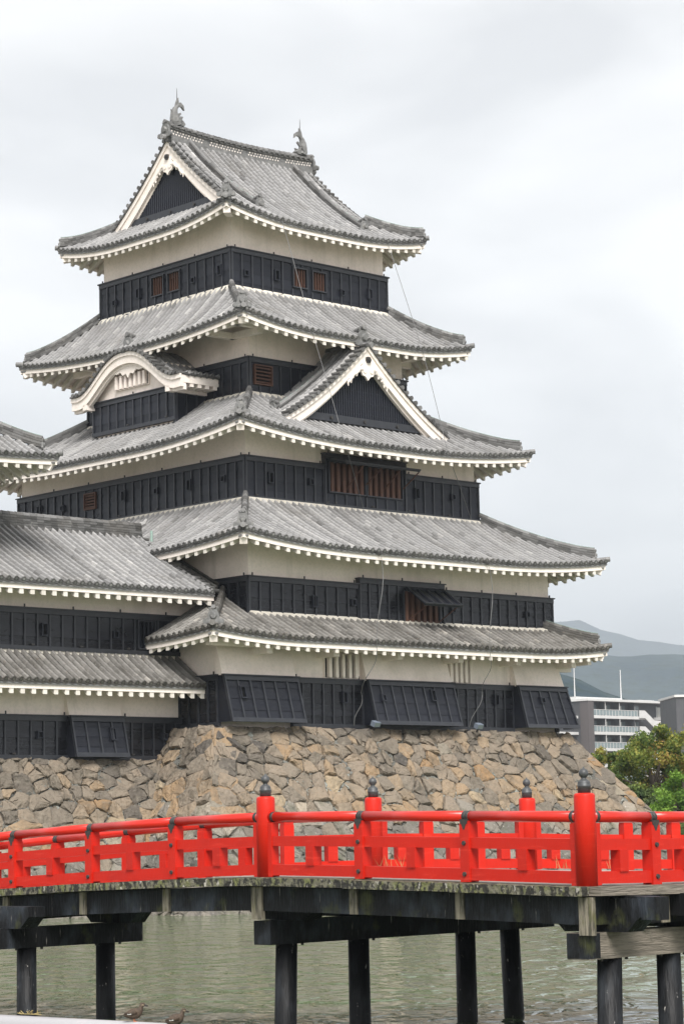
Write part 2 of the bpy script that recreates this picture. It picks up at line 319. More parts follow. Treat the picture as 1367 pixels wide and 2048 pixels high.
def hip_roof(parent, outer, wall, z0, rise, c=.2, lift=.45, k=1.8, nominal=None, m='tile', vb=0., label=None, beams=False, rsp=.50,
             topflash=True, soff=True, sides='RLBF', hipstart=.10, smain=1., hips='0123', flashsides='RLBF', iri=None, qlim=None, full=False):
    qlim = qlim or {}
    x0, y0, x1, y1 = outer; wx0, wy0, wx1, wy1 = wall; ix0, iy0, ix1, iy1 = nominal or wall
    S = {'R': ((x0, y0), (1, 0), (0, 1), x1-x0, wy0-y0, wx0-x0, wx1-x0, iy0-y0, ix0-x0, x1-ix1),
         'L': ((x0, y1), (0, -1), (1, 0), y1-y0, wx0-x0, y1-wy1, y1-wy0, ix0-x0, y1-iy1, iy0-y0),
         'B': ((x1, y0), (0, 1), (-1, 0), y1-y0, x1-wx1, wy0-y0, wy1-y0, x1-ix1, iy0-y0, y1-iy1),
         'F': ((x1, y1), (-1, 0), (0, -1), x1-x0, y1-wy1, x1-wx1, x1-wx0, y1-iy1, x1-ix1, ix0-x0)}
    roof = MB(); eave = MB(); raf = MB(); flash = MB()
    prof = lambda s: (1-c)*s+c*s*s
    fn = {}
    for key in sides:
        c0, u, n, Ln, tw, w0, w1, T, Ta0, Ta1 = S[key]
        def zf(q, t_, T=T, Ta0=Ta0, Ta1=Ta1, Ln=Ln):
            s = t_/T; qn = min(q/Ta0, (Ln-q)/Ta1); kk = k*T/max(T, .01)
            return z0+rise*prof(s)+lift*max(0, 1-qn/k)**2*max(0, 1-s)
        def P(q, t_, c0=c0, u=u, n=n, zf=zf): return np.array((c0[0]+u[0]*q+n[0]*t_, c0[1]+u[1]*q+n[1]*t_, zf(q, t_)))
        def tm(q, Ln=Ln, T=T, Ta0=Ta0, Ta1=Ta1, w0=w0, w1=w1, tw=tw):
            t_ = max(0, min(q/Ta0*T, (Ln-q)/Ta1*T, T))
            if w0 <= q <= w1: t_ = min(t_, tw)
            return t_
        if iri:      # hip-and-gable roof: long slopes run up to the ridge, short ones stop at the gable
            ia, ib, gv = iri; T = Ta0 = Ta1 = 1.
            def zf(q, t_, Ln=Ln): return z0+ia*t_+ib*t_*t_+lift*max(0, 1-min(q, Ln-q)/4.2)**2*max(0, 1-t_/4.2)
            def P(q, t_, c0=c0, u=u, n=n, zf=zf): return np.array((c0[0]+u[0]*q+n[0]*t_, c0[1]+u[1]*q+n[1]*t_, zf(q, t_)))
            run = (y1-y0)/2 if key in 'RF' else gv
            def tm(q, Ln=Ln, run=run, key=key):
                e = min(q, Ln-q)
                if key in 'RF': return max(0, e) if e < gv-.15 else run
                return max(0, min(e, run))
        elif full:
            def tm(q, Ln=Ln, T=T, Ta0=Ta0, Ta1=Ta1): return max(0, min(q/Ta0*T, (Ln-q)/Ta1*T, T))
        ql = qlim.get(key, (0, Ln))
        fn[key] = (P, zf, tm)
        patch(roof, P, ql[0], ql[1], tm, m, vb=vb)
        # eave: tile underlay, white fascia, soffit, rafters
        ns = int(Ln/.8); dn = lambda a: np.array((0, 0, -a))
        for i in range(ns):
            qa, qb = ql[0]+(ql[1]-ql[0])*i/ns, ql[0]+(ql[1]-ql[0])*(i+1)/ns
            def PP(q, t_, dz):   # inset by t along both directions at the corners
                qq = min(max(q, t_*Ta0/T), Ln-t_*Ta1/T); v = P(qq, t_); v[2] += dz; return v
            for (ta, tb, za, zb, mm) in ((.02, .16, -.10, -.17, 'ornament'), (.07, .18, -.14, -.36, 'wood_white')):
                eave.hexa([PP(qa, ta, zb), PP(qb, ta, zb), PP(qb, tb, zb), PP(qa, tb, zb), PP(qa, ta, za), PP(qb, ta, za), PP(qb, tb, za), PP(qa, tb, za)], mm)
            te = tw+.02
            if soff: eave.add([PP(qa, .15, -.22), PP(qb, .15, -.22), PP(qb, te, -.22), PP(qa, te, -.22)], [(0, 1, 2, 3)], 'wood_white')
        nr = int(round(Ln/rsp))
        for i in range(nr):
            q = (i+.5)*Ln/nr; te = min(tm(q), tw)
            if te < .35 or not ql[0] < q < ql[1]: continue
            A = P(q, .09); B = P(q, te); A[2] -= .26; B[2] -= .24
            uu = np.array((u[0], u[1], 0))*.078; h1 = .26; h2 = .25
            dz1 = np.array((0, 0, -h1)); dz2 = np.array((0, 0, -h2))
            raf.hexa([A-uu+dz1, A+uu+dz1, B+uu+dz2, B-uu+dz2, A-uu, A+uu, B+uu, B-uu], 'rafter')
        if topflash and not iri and not full and key in flashsides:   # white mortar course where the tiles meet the wall above
            nf = max(1, int((w1-w0)/PITCHW))
            for i in range(nf):
                qa, qb = w0+(w1-w0)*i/nf, w0+(w1-w0)*(i+1)/nf
                for (a, b_, zt) in ((qa, (qa+qb)/2, .15), ((qa+qb)/2, qb, .15)):
                    A0, B0 = P(a, tw-.13), P(b_, tw-.13); A1, B1 = P(a, tw+.03), P(b_, tw+.03)
                    flash.hexa([A0+dn(.05), B0+dn(.05), B1+dn(.05), A1+dn(.05), A0-dn(.13), B0-dn(.13), B1-dn(zt-.02), A1-dn(zt-.02)], 'mortar')
        if beams:
            for (tq, hh) in ((tw*.52, .26),):
                qa, qb = tq*Ta0/T*.6, Ln-tq*Ta1/T*.6
                za = z0+rise*prof(tq/T)-.55
                A = P(qa, tq); B = P(qb, tq); A[2] = B[2] = za
                raf.beam(A, B, .24, hh, 'wood_white', z0=-hh)
                nb = max(2, int((w1-w0)/3.2))
                for i in range(nb+1):
                    q = w0+(w1-w0)*i/nb; A = P(q, tq-.25); B = P(q, tw+.05); A[2] = B[2] = za-.02
                    raf.beam(A, B, .28, .24, 'wood_white', z0=-.46)
    ro = roof.build('roof', parent)
    if label: ro['label'] = label
    eo = eave.build('eave_board', ro); ra = raf.build('rafters', ro)
    if flash.v: flash.build('mortar_course', ro)
    cs = [(x0, y0, ix0, iy0, 'R'), (x1, y0, ix1, iy0, 'R'), (x1, y1, ix1, iy1, 'F'), (x0, y1, ix0, iy1, 'F')]
    for ci, (ax, ay, bx_, by_, key) in enumerate(cs):
        if str(ci) not in hips: continue
        pts = []
        for j in range(15):
            s = hipstart+(smain-hipstart)*j/14
            z = z0+rise*prof(s)+lift*max(0, 1-s/k)**2*(1-s)+.05+.10*max(0, 1-s*4)**2
            if iri:
                t_ = .10+(iri[2]-.1)*j/14; s = t_; z = z0+iri[0]*t_+iri[1]*t_*t_+lift*max(0, 1-t_/4.2)**3+.05+.1*max(0, 1-t_*1.2)**2
                pts.append((ax+math.copysign(t_, bx_-ax), ay+math.copysign(t_, by_-ay), z)); continue
            pts.append((ax+(bx_-ax)*s, ay+(by_-ay)*s, z))
        ridge(pts, .25, .20 if ci == 0 else .30, ro, m=m, cap=.10, green=ci != 0)
        d = (ax-bx_, ay-by_); L_ = math.hypot(*d); d = (d[0]/L_, d[1]/L_)
        p0 = pts[0]; oni(ro, (p0[0], p0[1], p0[2]-.06), d, .95 if ci == 0 else .62)
        # corner hip rafter with a square white end and a tile cap, upturned tip
        mb = MB(); z = z0+lift; q = np.array((ax-d[0]*.22, ay-d[1]*.22, z-.30)); B = np.array((ax+(bx_-ax)*.9, ay+(by_-ay)*.9, (z0+rise*prof(.9) if not iri else z0+.7)-.30))
        mb.beam(q, B, .28, .26, 'wood_white', z0=-.28)
        mb.beam(q-np.array((d[0], d[1], 0))*.0+np.array((d[0], d[1], 0))*.06, q-np.array((d[0], d[1], 0))*.3, .36, .06, 'ornament', z0=.0)
        mb.tube([np.array((ax, ay, z+.05))-np.array((*d, 0))*.4, np.array((ax, ay, z+.09))+np.array((*d, 0))*.10], .105, m, n=10, c=.4)
        mb.build('hip_rafter', ro)
    return ro, fn

def walls(parent, x0, y0, x1, y1, z0, z1, name='plaster_wall'):
    mb = MB(); mb.box(x0, y0, z0, x1, y1, z1, 'plaster'); return mb.build(name, parent)

def band(parent, F, q0, q1, z0, z1, wins=(), sp=.53, th=.10, name='weatherboarding', rows=None, hooks=True, low=False, coping=True):
    bm_ = 'board_shaded' if low else 'board'
    mb = MB(); rows = rows or max(2, int(round((z1-z0)/.42)))
    cuts = sorted(set([q0, q1]+[x for w_ in wins for x in (max(q0, w_[0]), min(q1, w_[1]))]))
    zr0, zr1 = z0+.14, z1-.16
    for a, b_ in zip(cuts[:-1], cuts[1:]):
        mid = (a+b_)/2; spans = [(z0, z1)]
        for w_ in wins:
            if w_[0] <= mid <= w_[1]: spans = [(z0, w_[2]), (w_[3], z1)]
        for (sa, sb) in spans:
            if sb-sa < .03: continue
            rr = max(1, int(round((sb-sa)/((z1-z0)/rows))))
            for r_ in range(rr):
                za, zb = sa+(sb-sa)*r_/rr, sa+(sb-sa)*(r_+1)/rr
                mb.add([F(a, th+.022, za), F(b_, th+.022, za), F(b_, th, zb), F(a, th, zb), F(a, th, za), F(b_, th, za)], [(0, 1, 2, 3), (4, 5, 1, 0)], bm_)
    nb = max(1, int(round((q1-q0)/sp)))
    for i in range(nb+1):
        q = q0+(q1-q0)*i/nb; q = min(max(q, q0+.03), q1-.03)
        spans = [(z0+.1, z1-.1)]
        for w_ in wins:
            if w_[0]-.06 <= q <= w_[1]+.06: spans = [(z0+.1, w_[2]-.05), (w_[3]+.05, z1-.1)]
        for sa, sb in spans:
            if sb-sa > .15: mb.fbox(F, q-.032, q+.032, 0, th+.065, sa, sb, 'batten')
    mb.fbox(F, q0-.01, q1+.01, 0, th+.075, z0, z0+.15, 'batten'); mb.fbox(F, q0-.01, q1+.01, 0, th+.075, z1-.17, z1, 'batten')
    if coping: mb.fbox(F, q0-.05, q1+.05, 0, th+.13, z1, z1+.04, 'batten')
    if hooks:
        n = max(1, int((q1-q0)/2.1))
        for i in range(n+1):
            q = q0+.2+(q1-q0-.4)*i/n; mb.fbox(F, q-.02, q+.02, th+.02, th+.06, z1+.04, z1+.15, 'iron')
            mb.fbox(F, q+.25, q+.37, th+.06, th+.12, z0+.17, z0+.22, 'iron')
    return mb.build(name, parent)

def window(parent, F, q0, q1, z0, z1, *ar, back=True, **kw):
    return _window(parent, F, q0, q1, z0, z1, *ar, back=back, **kw)
def _window(parent, F, q0, q1, z0, z1, bars='v', n=5, col='rustwood', d=.10, frame='batten', name='window', bw=.05, fw=.05, back=True):
    mb = MB()
    if back: mb.fbox(F, q0, q1, .004, .014, z0, z1, 'hole')
    for a, b_, c_, e in ((q0-fw, q0, z0-fw, z1+fw), (q1, q1+fw, z0-fw, z1+fw), (q0, q1, z0-fw, z0), (q0, q1, z1, z1+fw)): mb.fbox(F, a, b_, 0, d+.09, c_, e, frame)
    wdw = mb.build(name, parent); mb = MB()
    for i in range(n):
        if bars == 'v':
            q = q0+(q1-q0)*(i+.5)/n; mb.fbox(F, q-bw/2, q+bw/2, .05, .05+bw, z0, z1, col)
        else:
            z = z0+(z1-z0)*(i+.5)/n; mb.fbox(F, q0, q1, .07, .07+bw, z-bw/2, z+bw/2, col)
    mb.build('window_bars', wdw)
    return wdw

def loop(parent, F, q, z, tall=False, th=.10):
    mb = MB(); w_, h = (.17, .36) if tall else (.16, .17); f = .045; d1 = th+.12
    mb.fbox(F, q-w_/2, q+w_/2, th-.02, th+.03, z-h/2, z+h/2, 'hole')
    for a, b_, c_, e in ((q-w_/2-f, q-w_/2, z-h/2-f, z+h/2+f), (q+w_/2, q+w_/2+f, z-h/2-f, z+h/2+f), (q-w_/2, q+w_/2, z-h/2-f, z-h/2), (q-w_/2, q+w_/2, z+h/2, z+h/2+f)):
        mb.fbox(F, a, b_, th-.02, d1, c_, e, 'board', 1)
    mb.fbox(F, q-w_/2, q, th, th+.05, z-.03, z+.03, 'board', 1)
    return mb.build('loophole', parent)

# ------------------------------------------------------------------ gables
def gable(parent, F, qc, amax, zap, drop, dfront, dback, zbase, slopes=True, side_eaves=False, panel='lattice', panel_d=0., bb=.50, name='gable',
          ridge_top=True, descend=True, verge_a=None, pend=1., m='tile', ribs_t0=0., vstart=.35):
    root = empty(name); root.parent = parent
    va = verge_a or amax
    N_ = 22
    pr = lambda a: zap-drop(abs(a))
    if slopes:
        mb = MB()
        for sx in (-1, 1):
            P = lambda qq, t_, sx=sx: np.array(F(qc+sx*(amax-t_), dfront-.30-qq, pr(amax-t_)))
            patch(mb, P, 0, (dfront-.30)-dback, lambda q: amax, m, disc=side_eaves)
        mb.build('tiled_slope', root)
    # verge tiles: short round tiles across the gable edge with round ends
    mb = MB(); n = max(4, int(va*1.12/.27))
    for sx in (-1, 1):
        for i in range(n):
            a = .12+(va-.12)*i/n; z = pr(a)+.05; r_ = .085
            A = np.array(F(qc+sx*a, dfront+.10, z)); B = np.array(F(qc+sx*a, dfront-.42, z))
            mb.tube([A, B], [r_*1.05, r_*.95], m, n=8, c=random.uniform(.02, .38))
        for i in range(N_):
            a0, a1 = va*i/N_, va*(i+1)/N_
            p = [F(qc+sx*a, d, pr(a)+e) for a, d, e in ((a0, dfront+.04, -.04), (a1, dfront+.04, -.04), (a1, dfront-.45, -.04), (a0, dfront-.45, -.04), (a0, dfront+.04, .03), (a1, dfront+.04, .03), (a1, dfront-.45, .03), (a0, dfront-.45, .03))]
            mb.hexa(p, m, .2)
        for dd in (.52, .80):   # one or two round tiles running down beside the verge
            pts = [F(qc+sx*(va*(i/N_)), dfront-dd, pr(va*i/N_)+.05) for i in range(1, N_+1)]
            for A, B in zip(pts[:-1], pts[1:]): mb.tube([A, B], [.085, .075], m, n=7, c=random.uniform(.4, .9))
    mb.build('verge_tiles', root)
    # barge boards, two stepped layers
    mb = MB()
    for sx in (-1, 1):
        for (e0, e1, d0, d1) in ((.05, .05+bb*.34, dfront-.10, dfront-.01), (.05+bb*.30, .05+bb, dfront-.2, dfront-.07), (.05+bb*.9, .05+bb*1.22, dfront-.34, dfront-.2)):
            for i in range(N_):
                a0, a1 = va*i/N_, va*(i+1)/N_
                wd = 1.0+.10*(i/N_)
                mb.hexa([F(qc+sx*a0, d0, pr(a0)-e1*wd), F(qc+sx*a1, d0, pr(a1)-e1*wd), F(qc+sx*a1, d1, pr(a1)-e1*wd), F(qc+sx*a0, d1, pr(a0)-e1*wd),
                         F(qc+sx*a0, d0, pr(a0)-e0), F(qc+sx*a1, d0, pr(a1)-e0), F(qc+sx*a1, d1, pr(a1)-e0), F(qc+sx*a0, d1, pr(a0)-e0)], 'wood_white')
    mb.build('barge_board', root)
    mb = MB()
    if panel == 'lattice':
        for sx in (-1, 1):
            for i in range(N_):
                a0, a1 = amax*i/N_, amax*(i+1)/N_; z0_, z1_ = pr(a0)-.1, pr(a1)-.1
                if z1_ < zbase: z1_ = zbase
                if z0_ < zbase: continue
                mb.add([F(qc+sx*a0, panel_d, zbase-.3), F(qc+sx*a1, panel_d, zbase-.3), F(qc+sx*a1, panel_d, z1_), F(qc+sx*a0, panel_d, z0_)], [(0, 1, 2, 3)], 'hole')
        n = int(amax/.13)
        for i in range(-n, n+1):
            a = i*.13; z1_ = pr(a)-.25
            if z1_ > zbase+.2: mb.fbox(F, qc+a-.038, qc+a+.038, panel_d+.01, panel_d+.08, zbase, z1_, 'board', .9)
        for kz in range(1, 12):
            z = zbase+.22*kz; aw = max([a for a in np.linspace(0, amax, 60) if pr(a)-.4 > z] or [0])
            if aw > .2 and kz % 2 == 0: mb.fbox(F, qc-aw, qc+aw, panel_d+.0, panel_d+.045, z-.02, z+.02, 'board', .5)
        aw = max([a for a in np.linspace(0, amax, 60) if pr(a)-.15 > zbase+.2] or [0])
        mb.fbox(F, qc-aw, qc+aw, panel_d, panel_d+.14, zbase-.05, zbase+.24, 'batten')
        for a in (-aw*.5, 0, aw*.5): mb.tube([F(qc+a, panel_d+.12, zbase+.1), F(qc+a, panel_d+.2, zbase+.1)], .07, 'iron', n=8)
        mb.build('lattice_panel', root)
    # pendant ornament
    mb = MB(); s = pend
    if panel == 'lattice':
        G = lambda q, d, z: F(qc+q, d, z)
        top = zap-bb-.30; dd = dfront-.06
        mb.plate(G, [(q*s, top+z*s) for q, z in ((0, -.62), (.12, -.48), (.26, -.44), (.34, -.28), (.30, -.12), (.2, -.02), (.13, .18), (-.13, .18), (-.2, -.02), (-.30, -.12), (-.34, -.28), (-.26, -.44), (-.12, -.48))], dd-.05, dd+.04, 'wood_white')
        for sx in (-1, 1):
            mb.tube([G(sx*.17*s, dd+.02, top-.26*s), G(sx*.17*s, dd+.07, top-.26*s)], .10*s, 'wood_white', n=10)
            pts = [(.25, -.2), (.42, -.22), (.56, -.38), (.72, -.46), (.84, -.66), (.98, -.78)]
            for (a, b_), (a2, b2), r_ in zip(pts[:-1], pts[1:], (.085, .08, .07, .06, .045)):
                mb.tube([G(sx*a*s, dd, top+b_*s), G(sx*a2*s, dd, top+b2*s)], [r_*s*1.1, r_*s], 'wood_white', n=7)
                mb.tube([G(sx*a2*s, dd, top+b2*s), G(sx*(a2-.02)*s, dd, top+(b2-.13)*s)], [r_*s, r_*s*.4], 'wood_white', n=6)
        mb.tube([G(0, dd, top+.14*s), G(0, dd+.12, top+.14*s)], .125*s, 'iron', n=6); mb.tube([G(0, dd+.1, top+.14*s), G(0, dd+.17, top+.14*s)], .06*s, 'iron', n=8)
    else:
        G = lambda q, d, z: F(qc+q, d, z); top = zap-bb-.22; dd = dfront-.22
        mb.plate(G, [(-.95, top-.12), (-.7, top+.08), (.7, top+.08), (.95, top-.12), (.7, top-.16), (.5, top-.1), (.34, top-.26), (.14, top-.2), (0, top-.40), (-.14, top-.2), (-.34, top-.26), (-.5, top-.1), (-.7, top-.16)], dd-.06, dd, 'wood_white')
    mb.build('pendant_ornament', root)
    fo = np.array(F(0, 1, 0))-np.array(F(0, 0, 0)); fo = (fo[0], fo[1])
    if ridge_top:
        ro = ridge([F(qc, dfront-vstart, zap+.02), F(qc, dback, zap+.02)], .30, .26, root, 'gable_ridge', m=m, green=True)
        p = F(qc, dfront-vstart+.03, zap+.0); oni(ro, p, fo, 1.25)
    if descend:
        for sx in (-1, 1):
            pts = [F(qc+sx*a, dfront-1.12, pr(a)+.03) for a in np.linspace(.15, descend, 14)]
            r2 = ridge(pts, .24, .22, root, 'descending_ridge', m=m, cap=.09, green=True)
            sv = np.array(F(qc+sx, 0, 0))-np.array(F(qc, 0, 0)); oni(r2, np.array(pts[-1]), (sv[0], sv[1]), .95)
    return root

# ------------------------------------------------------------------ the keep
# wall planes of the five storeys: x0, y0, x1, y1
S1 = (-1.60, -.16, 16.2, 19.2); S2 = (.10, .10, 16.37, 18.6); S3 = (1.90, 2.24, 14.41, 16.62); S4 = (3.94, 4.26, 12.36, 14.44); S5 = (3.97, 5.27, 12.39, 13.55)
walls(keep, *S1[:2], *S1[2:], 3.75, 7.15); walls(keep, *S2[:2], *S2[2:], 7.3, 10.85); walls(keep, *S3[:2], *S3[2:], 12.0, 15.4)
walls(keep, *S4[:2], *S4[2:], 16.6, 20.3); walls(keep, *S5[:2], *S5[2:], 23.0, 24.9)
mb = MB(); mb.box(S5[0]+1.1, S5[1]+.05, 20.9, S5[2]-.05, S5[3]-.05, 23.0, 'hole'); mb.build('dark_interior_fill', keep)  # near-black box painted as the unlit room behind the bars
def all_faces(S, z0, z1, wr=(), wl=(), ql=None, zr=None, **k):
    o = band(keep, faceR(S[1]), S[0]-.12, S[2]+.12, z0, z1, wr, **k)
    o = band(keep, faceL(S[0]), S[1]-.12, S[3]+.12, z0, z1, wl, **k)
    band(keep, faceB(S[2]), S[1]-.12, S[3]+.12, z0, z1, **k); band(keep, faceF(S[3]), S[0]-.12, S[2]+.12, z0, z1, **k)
# first storey
R1 = faceR(S1[1])
drops = [(-1.72, 1.80, 0, 0), (5.37, 9.93, 0, 0), (13.65, 16.32, 0, .55)]
band(keep, R1, 1.80, 5.37, 3.80, 5.60, low=True); band(keep, R1, 9.93, 13.65, 3.80, 5.60, low=True); band(keep, R1, 5.37, 9.93, 3.80, 5.60, hooks=False, low=True)
band(keep, faceL(S1[0]), S1[1]-.1, 3.0, 3.80, 5.60, low=True); band(keep, faceB(S1[2]), S1[1]-.1, S1[3], 3.80, 5.60, low=True)
def stone_drop(parent, y0, qa, qb, z0, z1, ztop, dbot, flare=0., loops=(), sp=.56, lcheek=True):
    root = empty('stone_drop_bay'); root.parent = parent
    dz = lambda z: dbot*(ztop-z)/(ztop-z0)
    def F(q, e, z): return (q+flare*max(0, (q-qa)/(qb-qa))*(ztop-z)/(ztop-z0), y0-dz(z)-e, z)
    mb = MB()
    mb.hexa([F(qa, 0, z1), F(qb, 0, z1), (F(qb, 0, z1)[0], y0, z1), (qa, y0, z1), F(qa, .0, ztop), F(qb, .0, ztop), (F(qb, 0, ztop)[0], y0, ztop), (qa, y0, ztop)], 'plaster')
    mb.build('flared_plaster', root)
    for q in (qa+.01, qb-.01):
        mb = MB(); a = F(q, .08, z0); b_ = F(q, .08, z1); mb.add([a, b_, (b_[0], y0, z1), (a[0], y0, z0)], [(0, 1, 2, 3)], 'board', .4); mb.build('cheek', root)
    band(root, F, qa, qb, z0, z1, sp=sp, th=.05, rows=4, name='sloping_boards', hooks=False)
    for q, z, tall in loops: loop(root, F, q, z, tall, th=.05)
    return root
stone_drop(keep, S1[1], *drops[0][:2], 3.93, 5.60, 6.9, .80, loops=[(-1.0, 5.0, True)])
stone_drop(keep, S1[1], *drops[1][:2], 3.93, 5.60, 6.9, .80, loops=[(5.95, 4.95, False), (8.65, 5.1, True)])
stone_drop(keep, S1[1], *drops[2][:2], 3.93, 5.60, 6.9, .80, flare=.42, loops=[(14.75, 5.05, False)])
loop(keep, R1, 4.39, 4.95, True); loop(keep, R1, 12.63, 5.04, True)
for a, b_ in ((3.52, 5.20), (9.98, 11.36)):
    window(keep, R1, a, b_, 5.68, 6.55, n=5, col='plaster', frame='plaster', name='barred_slit_window', bw=.15, d=-.02, fw=.04)
# second storey
R2 = faceR(S2[1])
band(keep, R2, S2[0]-.12, 5.49, 7.75, 9.27, low=True); band(keep, R2, 5.49, 10.06, 7.62, 9.49, [(7.85, 9.78, 7.80, 9.14)], sp=.5, th=.16, low=True); band(keep, R2, 10.06, S2[2]+.12, 7.75, 9.27, low=True)
band(keep, faceL(S2[0]), S2[1]-.12, S2[3]+.12, 7.75, 9.27, low=True); band(keep, faceB(S2[2]), S2[1]-.12, S2[3]+.12, 7.75, 9.27, low=True)
wd = window(keep, R2, 7.85, 9.78, 7.86, 9.14, n=6, bw=.15, d=.15)
def shutter(parent, F, q0, q1, dh, zh, de, ze, nb, props):
    mb = MB(); L_ = math.hypot(de-dh, ze-zh); nx, nzv = (zh-ze)/L_, (de-dh)/L_
    G = lambda q, s, e: F(q, dh+(de-dh)*s+nx*e, zh+(ze-zh)*s+nzv*e)
    mb.hexa([G(q0, 0, 0), G(q1, 0, 0), G(q1, 1, 0), G(q0, 1, 0), G(q0, 0, .04), G(q1, 0, .04), G(q1, 1, .04), G(q0, 1, .04)], 'board')
    for i in range(nb+1):
        q = q0+(q1-q0)*i/nb; mb.hexa([G(q-.04, 0, .04), G(q+.04, 0, .04), G(q+.04, 1, .04), G(q-.04, 1, .04), G(q-.04, 0, .10), G(q+.04, 0, .10), G(q+.04, 1, .10), G(q-.04, 1, .10)], 'batten')
    for s0, s1 in ((0, .06), (.94, 1)): mb.hexa([G(q0, s0, -.02), G(q1, s0, -.02), G(q1, s1, -.02), G(q0, s1, -.02), G(q0, s0, .09), G(q1, s0, .09), G(q1, s1, .09), G(q0, s1, .09)], 'batten')
    o = mb.build('propped_shutter', parent); mb = MB()
    for q, zb in props: mb.tube([F(q, .15, zb), G(q+.05, .93, -.03)], .025, 'rustwood', n=6)
    mb.build('prop_stick', o)
shutter(keep, R2, 7.95, 9.95, .25, 9.22, 1.25, 8.52, 4, [(8.1, 8.0), (9.75, 8.0)])
for q, z, tl in ((3.23, 8.5, True), (5.2, 8.57, False), (10.58, 8.54, False), (14.88, 8.56, False)): loop(keep, R2, q, z, tl)
# third storey
R3 = faceR(S3[1]); L3 = faceL(S3[0])
band(keep, R3, S3[0]-.12, 5.83, 12.5, 14.15); band(keep, R3, 5.83, 10.26, 12.5, 14.60, [(6.04, 10.02, 13.10, 14.30)], th=.14); band(keep, R3, 10.26, S3[2]+.12, 12.5, 14.15)
band(keep, L3, S3[1]-.12, S3[3]+.12, 12.5, 14.15, [(11.3, 12.11, 13.18, 13.84)]); band(keep, faceB(S3[2]), S3[1]-.12, S3[3]+.12, 12.5, 14.15)
window(keep, R3, 6.06, 7.96, 13.14, 14.28, n=6, bw=.16, d=.14); window(keep, R3, 8.10, 10.00, 13.14, 14.28, n=6, bw=.16, d=.14)
shutter(keep, R3, 6.05, 10.1, .22, 14.34, 1.15, 14.14, 7, [(7.0, 13.3), (8.0, 13.5), (9.0, 13.4), (10.05, 13.5)])
window(keep, L3, 11.36, 12.05, 13.22, 13.80, bars='h', n=5, d=.1, bw=.06, frame='rustwood')
for q, z, tl in ((3.03, 13.41, True), (5.12, 13.43, False), (10.88, 13.44, True), (12.96, 13.46, False)): loop(keep, R3, q, z, tl)
for q, z, tl in ((3.34, 13.41, False), (5.37, 13.41, True), (7.4, 13.42, False), (9.47, 13.46, True), (13.54, 13.42, False), (15.17, 13.5, True)): loop(keep, L3, q, z, tl)
# fourth storey
R4 = faceR(S4[1])
band(keep, R4, S4[0]-.12, S4[2]+.12, 16.9, 18.52, [(4.02, 5.02, 17.45, 18.28)]); band(keep, faceL(S4[0]), S4[1]-.12, S4[3]+.12, 16.9, 18.52); band(keep, faceB(S4[2]), S4[1]-.12, S4[3]+.12, 16.9, 18.52)
window(keep, R4, 4.12, 4.96, 17.52, 18.22, bars='h', n=5, d=.1, bw=.06, frame='rustwood')
# fifth storey
R5 = faceR(S5[1]); L5 = faceL(S5[0])
band(keep, R5, S5[0]-.12, S5[2]+.12, 21.35, 23.13, [(7.1, 7.92, 21.96, 22.82), (8.16, 8.98, 21.96, 22.82)])
band(keep, L5, S5[1]-.12, S5[3]+.12, 21.35, 23.13, [(8.28, 9.14, 22.02, 22.84), (9.34, 10.2, 22.02, 22.84)]); band(keep, faceB(S5[2]), S5[1]-.12, S5[3]+.12, 21.35, 23.13); band(keep, faceF(S5[3]), S5[0]-.12, S5[2]+.12, 21.35, 23.13)
for F_, a, b_ in ((R5, 7.16, 7.86), (R5, 8.22, 8.92), (L5, 8.34, 9.08), (L5, 9.40, 10.14)): window(keep, F_, a, b_, 22.02, 22.78, n=5, bw=.055, d=.1, back=a != 8.34)
for q, z, tl in ((4.6, 22.19, False), (6.23, 22.33, True), (9.85, 22.12, False), (11.43, 22.28, True)): loop(keep, R5, q, z, tl)
for q, z, tl in ((5.8, 22.31, True), (7.46, 22.21, False), (11.03, 22.3, True), (12.62, 22.18, False)): loop(keep, L5, q, z, tl)

# roofs
hip_roof(keep, (-3.24, -1.82, 17.85, 21.0), (.0, -.02, 16.4, 18.7), 6.93, 1.80, c=.1, lift=.28, k=1.4, nominal=(0, 1.42, 14.61, 17.76), m='tile_old', sides='RLB',
         qlim={'L': (21.0-2.0, 22.82)}, hips='01', beams=True, label='lowest tier of darker weathered tiles', rsp=.48, flashsides='RB')
hip_roof(keep, (-1.62, -1.65, 18.13, 20.35), (1.78, 2.12, 14.53, 16.74), 10.36, 2.14, c=.22, lift=.42, m='tile')
hip_roof(keep, (.15, .50, 16.15, 18.35), (3.84, 4.16, 12.4, 14.54), 14.86, 2.2, c=.22, lift=.50, m='tile')
hip_roof(keep, (1.84, 2.14, 14.42, 16.75), (3.85, 5.15, 12.51, 13.67), 19.44, 2.06, c=.2, lift=.45, k=2.2, m='tile', beams=True)
top, fn5 = hip_roof(keep, (2.60, 3.95, 13.74, 14.97), (3.97, 5.27, 12.39, 13.55), 24.24, 4.3, lift=.50, m='tile', iri=(.54, .046, 1.84), vb=.05, rsp=.46)
YC = 9.46; ZR5 = lambda t_: 24.24+.54*t_+.046*t_*t_
drop5 = lambda a: ZR5(5.51)-ZR5(max(0, 5.51-a))
for F5, nm in ((faceL(4.44), 'gable'), (faceB(16.34-4.44), 'gable')):
    gable(keep, F5, YC, 3.55, ZR5(5.51), drop5, .30, -1, 25.45, slopes=False, ridge_top=False, descend=4.45, verge_a=3.75, bb=.60, pend=1.0)
